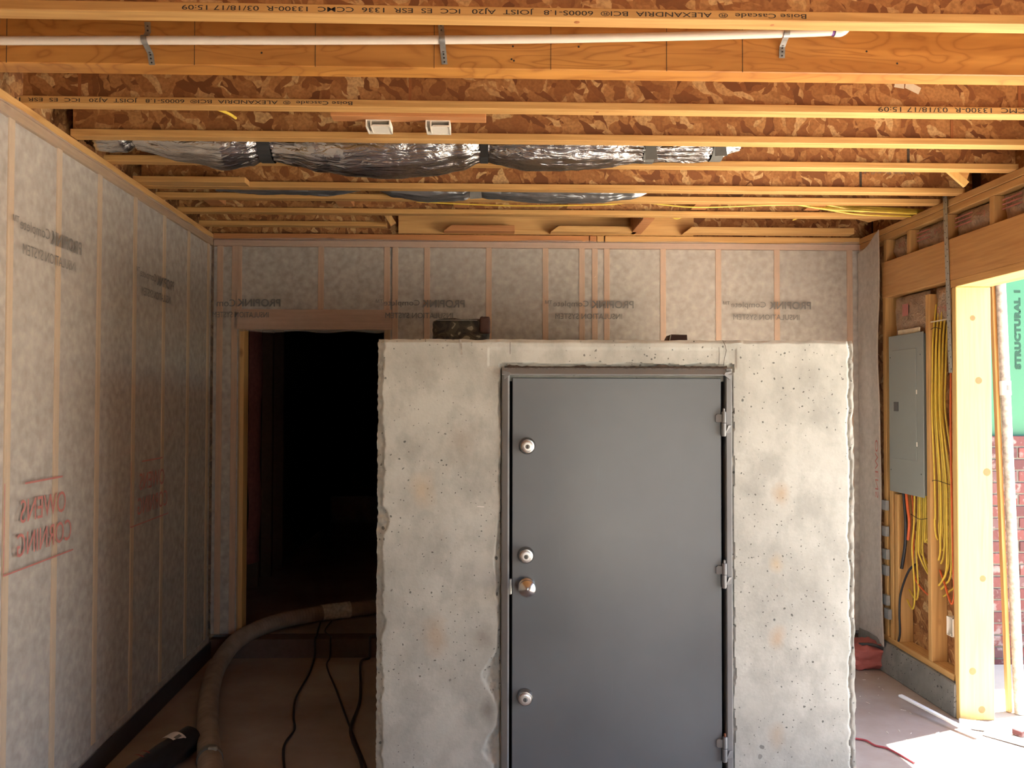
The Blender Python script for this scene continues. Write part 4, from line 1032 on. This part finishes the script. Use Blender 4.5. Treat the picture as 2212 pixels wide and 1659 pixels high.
cable('black_cable', [(XR + 0.02, 4.925, pz0 + 0.02), (XR + 0.015, 4.90, 1.03), (XR + 0.012, 4.885, 0.93), (XR + 0.014, 4.90, 0.80), (XR + 0.012, 4.94, 0.66)], 0.0095, 'cable_black', 'thick black cable ending in mid-air below the panel', None, 10)
cable('orange_whip', [(XR + 0.022, 4.90, pz0 + 0.02), (XR + 0.018, 4.872, 1.02), (XR + 0.018, 4.855, 0.95), (XR + 0.02, 4.875, 0.84)], 0.0085, 'romex_orange', 'thick orange cable hanging left of the yellow ones below the panel', None, 8)
cable('orange_whip', [(XR + 0.03, 4.85, pz0 + 0.02), (XR + 0.03, 4.828, 1.0), (XR + 0.03, 4.83, 0.85), (XR + 0.028, 4.835, 0.70), (XR + 0.03, 4.81, 0.62), (XR + 0.035, 4.72, 0.57), (XR + 0.04, 4.626, 0.55)], 0.005, 'romex_orange', 'thinner orange cable curving behind the yellow loops below the panel')
cable('black_cable', [(XR + 0.05, 4.83, 0.71), (XR + 0.02, 4.87, 0.66), (XR + 0.008, 4.94, 0.52), (XR + 0.004, 4.955, 0.40), (XR + 0.004, 4.95, 0.28), (XR + 0.002, 4.965, 0.19 + 0.03)], 0.0065, 'cable_black', 'thin dark cable hanging lowest along the panel bay stud', None, 8)
# outlet box
t = thing('outlet_box', (XR + 0.04, 4.39, 0.41), 'white plastic outlet box nailed low beside the jamb stud', 'electrical box')
m = MB(); y0, y1, z0, z1 = 4.366, 4.425, 0.41, 0.51
m.box(XR - 0.004, XR + 0.07, y0, y0 + 0.003, z0, z1).box(XR - 0.004, XR + 0.07, y1 - 0.003, y1, z0, z1).box(XR - 0.004, XR + 0.07, y0, y1, z0, z0 + 0.003).box(XR - 0.004, XR + 0.07, y0, y1, z1 - 0.003, z1).box(XR + 0.067, XR + 0.07, y0, y1, z0, z1)
m.build('body', 'box_white', t)
box('screw_boss', 'box_white', XR, XR + 0.03, y0 + 0.024, y0 + 0.034, z0 + 0.003, z0 + 0.012, t, bevel=0)
# long perforated strap
a, b_ = 4.395, 4.355
t = thing('metal_strap', (XR - 0.006, 4.37, 1.8), 'long perforated steel strap nailed vertically over plates, beam and stud', 'strap')
m = MB().prism([(XR - 0.0095, a - 0.019, 2.775), (XR - 0.0095, a + 0.019, 2.775), (XR - 0.0095, b_ + 0.017, 1.81), (XR - 0.0095, b_ - 0.017, 1.81)], (0.0015, 0, 0)).build('band', 'galv', t)
for i in range(30):
    z = 1.83 + i * 0.032; yc = b_ + (a - b_) * (z - 1.81) / 0.965 + (0.008 if i % 2 else -0.008)
    MB().lathe((XR - 0.0105, yc, z), [(0.0028, 0), (0.0028, 0.0008)], 'x', 8).build('hole', 'ink', t)

# yellow cables crossing the ceiling near the right corner
for k in range(9):
    y = 4.70 + 0.016 * (k % 5); z = ZC + 0.006 + 0.008 * (k % 4)
    xa = atY(1762 + 9 * k, 440, y).x; xb_ = atY(1962 - 5 * k, 452, y).x + 0.25
    cable('romex_cable', [(xa - 0.5, y - 0.04, z + 0.10), (xa, y, z + 0.02), ((xa + xb_) / 2 - 0.1, y - 0.01, z + 0.010 * math.sin(k)), (xb_, y + 0.03, z - 0.006 + 0.004 * (k % 3)), (XR + 0.05, y + 0.05, ZC + 0.02)], 0.0055, 'romex_yellow', ORD[k] + ' yellow cable from the front in the bundle of nine at the ceiling corner', 'yellow cables in the ceiling corner')
cable('romex_cable', [(atY(900, 440, 4.59).x, 4.58, ZC + 0.012), (atY(1100, 445, 4.59).x, 4.585, ZC - 0.004), (atY(1300, 443, 4.59).x, 4.585, ZC + 0.006), (atY(1380, 440, 4.59).x, 4.585, ZC + 0.02), (atY(1500, 446, 4.59).x, 4.585, ZC - 0.004), (atY(1650, 442, 4.59).x, 4.585, ZC + 0.01), (atY(1780, 440, 4.59).x, 4.6, ZC + 0.02)], 0.004, 'romex_yellow', 'single long yellow cable sagging under the joist gap across the ceiling')
cable('romex_cable', [(atY(1440, 468, 4.95).x, 4.853, ZC + 0.10), (atY(1442, 468, 4.95).x, 4.93, ZC + 0.05), (atY(1462, 472, 4.95).x, 4.95, ZC + 0.012), (atY(1485, 470, 4.95).x, 4.93, ZC + 0.05), (atY(1487, 470, 4.95).x, 4.853, ZC + 0.10)], 0.004, 'romex_yellow', 'small yellow cable loop near the upright block on the back wall')
cable('romex_cable', [(atY(1712, 478, 4.95).x, 4.95, ZC + 0.01), (atY(1727, 473, 4.95).x, 4.95, ZC + 0.03), (atY(1733, 466, 4.95).x, 4.94, ZC + 0.08), (atY(1735, 466, 4.95).x, 4.853, ZC + 0.12)], 0.004, 'romex_yellow', 'short yellow cable end above the long pale board')

# ================================================================== FLOOR THINGS
# blower hose
hp = [atZ(470, 1760, 0.055), atZ(455, 1659, 0.055), atZ(449, 1570, 0.055), atZ(453, 1495, 0.055), atZ(474, 1432, 0.07)]
for px, py, y in ((520, 1378, 5.38), (600, 1343, 5.66), (690, 1325, 5.85), (780, 1314, 5.98), (860, 1306, 6.07), (960, 1300, 6.15)):
    hp.append(atY(px, py, y))
hs = thing('blower_hose', hp[2] * 1.0, 'thick dusty ribbed hose curving across the floor into the dark doorway', 'hose')
P = spline(hp, 40)
hose_i = len(P)
MB().tube(P, lambda i: 0.052 + 0.0016 * math.sin(i * 2.1) , 22).build('tube', 'hose', hs, smooth=True, angle=80)
def near(px, py, y0=None):
    best = None
    for i, p in enumerate(P):
        q = CAM_R.transposed() @ (p - Vector((0, 0, CAM_Z)))
        u = 1106 + FPX * q.x / -q.z; v = 829.5 - FPX * q.y / -q.z
        d = (u - px) ** 2 + (v - py) ** 2
        if best is None or d < best[0]: best = (d, i)
    return best[1]
i0, i1 = near(695, 1325), near(756, 1317)
MB().tube(P[i0:i1 + 1], lambda i: (lambda a, i=i: 0.056 + 0.004 * nz(a * 2, i * 0.5)), 22).build('tape_wrap', 'foil_tape', hs, smooth=True)
i2 = near(458, 1638)
MB().tube(P[i2 - 2:i2 + 2], 0.0575, 22).build('clamp_band', 'strap_grey', hs, smooth=True)
c = P[i2] + Vector((0.012, -0.03, 0.052))
box('clamp_screw', 'galv', c.x - 0.008, c.x + 0.03, c.y - 0.008, c.y + 0.008, c.z - 0.006, c.z + 0.010, hs)

def cord(name, pts, r, mat, label):
    out = []
    for px, py in pts:
        p = atZ(px, py, r + 0.001)
        if p.y > YB - 0.03: p = atZ(px, py, STEP + r + 0.001)
        if p.z > 0.06 and p.y < YB + 0.02: p.y = YB + 0.02
        if p.z < 0.06 and p.y > YB - 0.06: p.y = YB - 0.06
        out.append(p)
    o2 = [out[0]]
    for p in out[1:]:
        q = o2[-1]
        if q.z > 0.06 > p.z:
            x = q.x + (p.x - q.x) * max(0.0, min(1.0, (YB - 0.02 - q.y) / (p.y - q.y + 1e-9)))
            e = YB - 0.014 - r
            o2 += [Vector((x, e + 0.03, STEP + r + 0.002)), Vector((x, e, STEP + 0.002)), Vector((x, e - 0.004, 0.03)), Vector((x, e - 0.03, r + 0.001))]
        o2.append(p)
    o = MB().tube(spline(o2, 8), r, 8).build(name, mat, smooth=True)
    return tag(o, label, 'cord')
cord('power_cord', [(692, 1345), (684, 1372), (678, 1425), (668, 1455), (640, 1505), (634, 1545), (636, 1575), (616, 1605), (612, 1632), (618, 1690)], 0.006, 'cable_black', 'black cord on the floor, leftmost of three')
cord('power_cord', [(716, 1342), (702, 1362), (699, 1400), (706, 1440), (728, 1495), (748, 1550), (768, 1600), (788, 1650), (800, 1690)], 0.005, 'cable_black', 'thin black cord on the floor, middle of three')
cord('power_cord', [(815, 1378), (796, 1395), (780, 1430), (779, 1480), (776, 1520), (758, 1570), (762, 1600), (778, 1640), (788, 1690)], 0.008, 'cable_black', 'thick black cord beside the concrete, rightmost of three')

# black plastic roll
a = atZ(408, 1597, 0.068); b_ = atZ(292, 1668, 0.068); d = (b_ - a).normalized(); b_ = a + d * 0.95
if b_.x < xl(b_.y) + 0.12: b_.x = xl(b_.y) + 0.12
rl = thing('plastic_roll', (a + b_) / 2 - Vector((0, 0, 0.068)), 'black rolled plastic sheeting with a white label by the left wall', 'roll')
Q = [a + (b_ - a) * k / 14 for k in range(15)]
MB().tube(Q, lambda i: (lambda an, i=i: 0.062 + 0.004 * nz(an * 1.5, i * 0.7)), 26).build('roll', 'poly_roll', rl, smooth=True, angle=60)
MB().tube([a - d * 0.012, a + d * 0.02], 0.022, 16).build('core', 'strap_black', rl, smooth=True)
side = Vector((d.y, -d.x, 0)); side = side if side.dot(Vector((0, -1, 0))) > 0 else -side
lbm = MB()
def lab_pt(s, an): return a + d * s + (side * math.cos(an) + Vector((0, 0, 1)) * math.sin(an)) * 0.0672
lbm.grid(lin(0.085, 0.155, 4), lin(0.75, 2.1, 10), lab_pt); lbm.build('label', 'label_white', rl, smooth=True, fix=False)
lb2 = MB().grid(lin(0.10, 0.14, 3), lin(1.0, 1.25, 4), lambda s, an: lab_pt(s, an) + Vector((0, 0, 0.001))); lb2.build('label_print', 'strap_grey', rl, fix=False)
for s in (0.30, 0.34, 0.62):
    MB().grid(lin(s, s + 0.006, 1), lin(0.2, 1.9, 10), lambda q_, an: lab_pt(q_, an)).build('red_band', 'cord_red', rl, fix=False)

# right side of the safe room
c = atZ(1862, 1424, 0.0)
t = thing('red_bag', (c.x - 0.06, 5.22, 0), 'lumpy red plastic bag on the floor at the corridor corner', 'bag')
o = rbox((c.x - 0.045, 5.22, 0.0), 0.12, 0.12, 0.075, 12, 0.016).build('sack', 'red_bag', t, smooth=True, fix=False); merge(o)
MB().tube(spline([(c.x - 0.16, 5.2, 0.13), (c.x - 0.03, 5.12, 0.155), (c.x + 0.07, 5.11, 0.10), (c.x + 0.09, 5.14, 0.012)], 6), 0.010, 8).build('strap', 'strap_black', t, smooth=True)
a, b_ = atZ(1944, 1502, 0.06), atZ(2110, 1588, 0.02)
wt = tag(MB().beam(a, b_, 0.026, 0.012).build('trim_strip', 'foliage_board', bevel=0.002), 'thin white strip of trim lying along the curb', 'strip')
out = [atZ(px, py, 0.006) for px, py in ((1830, 1594), (1852, 1596), (1872, 1600), (1890, 1610), (1915, 1616), (1945, 1631), (1975, 1648))]
tag(MB().tube(spline(out, 6), 0.005, 8).build('power_cord', 'cord_red', smooth=True), 'dark red cord on the sunlit floor right of the safe room', 'cord')
# scraps at the sill
for k, (px, py, L, w, h, an, lab) in enumerate(((2110, 1572, 0.16, 0.09, 0.02, -0.5, 'white scrap of board leaning at the foot of the jamb'), (2180, 1600, 0.22, 0.07, 0.015, -0.9, 'flat white scrap of board on the sunlit sill'), (2206, 1588, 0.07, 0.05, 0.03, 0.4, 'small broken brick piece on the sunlit sill'))):
    c = atZ(px, py, 0.0); dx, dy = math.cos(an) * L / 2, math.sin(an) * L / 2
    tag(MB().beam((c.x - dx, c.y - dy, h / 2 + 0.001), (c.x + dx, c.y + dy, h / 2 + 0.004), w, h).build('board_scrap' if k < 2 else 'brick_scrap', 'foliage_board' if k < 2 else 'brick', bevel=0.003), lab, 'scrap')
rr = random.Random(11)
deb = MB()
for k in range(60):
    x, y = rr.uniform(1.5, 2.35), rr.uniform(3.9, 5.2)
    an = rr.uniform(0, 3.14); L = rr.uniform(0.006, 0.03); w = rr.uniform(0.001, 0.003)
    deb.beam((x, y, 0.0015), (x + math.cos(an) * L, y + math.sin(an) * L, 0.0015), w, 0.002)
o = tag(deb.build('wood_splinters', 'debris'), 'scattered pale wood splinters on the floor right of the safe room', 'debris'); o['kind'] = 'stuff'

# ================================================================== OUTSIDE THE SIDE OPENING
YW = 5.30
bw = tag(empty('brick_wall', (3.6, YW + 0.05, -0.3)), 'red brick wainscot wall outside the side opening', 'wall')
ZT = atY(2180, 941, YW).z
box('mortar_bed', 'mortar', XO + 0.02, 5.2, YW + 0.006, YW + 0.09, -0.3, ZT - 0.008, bw, bevel=0)
PIT, BL = 0.0755, 0.205
proto = None; nr = int((ZT + 0.3) / PIT) + 1
bm_ = []
for r in range(nr):
    z = ZT - (r + 1) * PIT + 0.008
    x = XO + 0.03 - (BL + 0.011) * (0.5 if r % 2 else 0.0)
    while x < 4.3:
        xx = max(x, XO + 0.03)
        if x + BL - xx > 0.05:
            if proto is None or xx != x:
                o = box('brick', 'brick', xx, x + BL, YW, YW + 0.08, z, z + PIT - 0.011, bw, bevel=0.003)
                if xx == x: proto = o
            else:
                o = copy_mesh(proto, bw, (x + BL / 2, YW + 0.04 + rr.uniform(-0.003, 0.003), z))
                o.name = 'brick'
        x += BL + 0.011
sg = tag(empty('green_sheathing', (3.6, YW + 0.08, ZT)), 'green sheathing panels above the brick, printed with grey capitals', 'sheathing')
p1 = box('panel', 'sheathing_green', XO + 0.02, 3.9, YW + 0.05, YW + 0.062, ZT - 0.02, 3.9, sg, bevel=0)
box('panel', 'sheathing_green', 3.903, 6.0, YW + 0.05, YW + 0.062, ZT - 0.02, 3.9, sg, bevel=0)
c0, c1 = atY(2206, 798, YW + 0.05), atY(2204, 627, YW + 0.05)
lettering('STRUCTURAL 1', 'ink_green', p1, lambda u, v: (c0.x - v, YW + 0.0485, c0.z + u), c1.z - c0.z, 0.043, 0.075, 1.12)
# shore post and lath
a, b_ = atY(2203, 1556, 4.46), atY(2159, 560, 4.62)
a.z = -0.028
t = thing('shore_post', a, 'leaning paint-spattered steel post standing outside the opening', 'post')
MB().tube([a, b_], 0.026, 20).build('tube', 'pole_paint', t, smooth=True)
s = a + (b_ - a) * ((atY(2170, 838, 4.5).z - a.z) / (b_.z - a.z)); dd = (b_ - a).normalized()
MB().tube([s - dd * 0.04, s + dd * 0.04], 0.029, 20).build('collar', 'white_plastic', t, smooth=True)
MB().box(s.x - 0.008, s.x + 0.006, s.y - 0.0305, s.y - 0.0292, s.z - 0.012, s.z + 0.016).build('label_mark', 'strap_grey', t)
a2, b2_ = a + Vector((-0.040, 0.03, 0)), b_ + Vector((-0.022, 0.04, 0))
tag(MB().beam(a2, b2_, 0.022, 0.03, (0, 1, 0)).build('timber_lath', 'pine_z', bevel=0.002), 'narrow timber lath leaning right behind the steel post', 'board')
# downspout at the foot of the brick
pts = [atY(2140, 1480, 5.1), atY(2155, 1506, 5.0), atY(2175, 1530, 4.9), atY(2195, 1548, 4.8)]
tag(MB().tube(spline(pts, 5), 0.032, 16).build('drain_pipe', 'white_plastic', smooth=True), 'white drain pipe elbow lying at the foot of the brick wall', 'pipe')
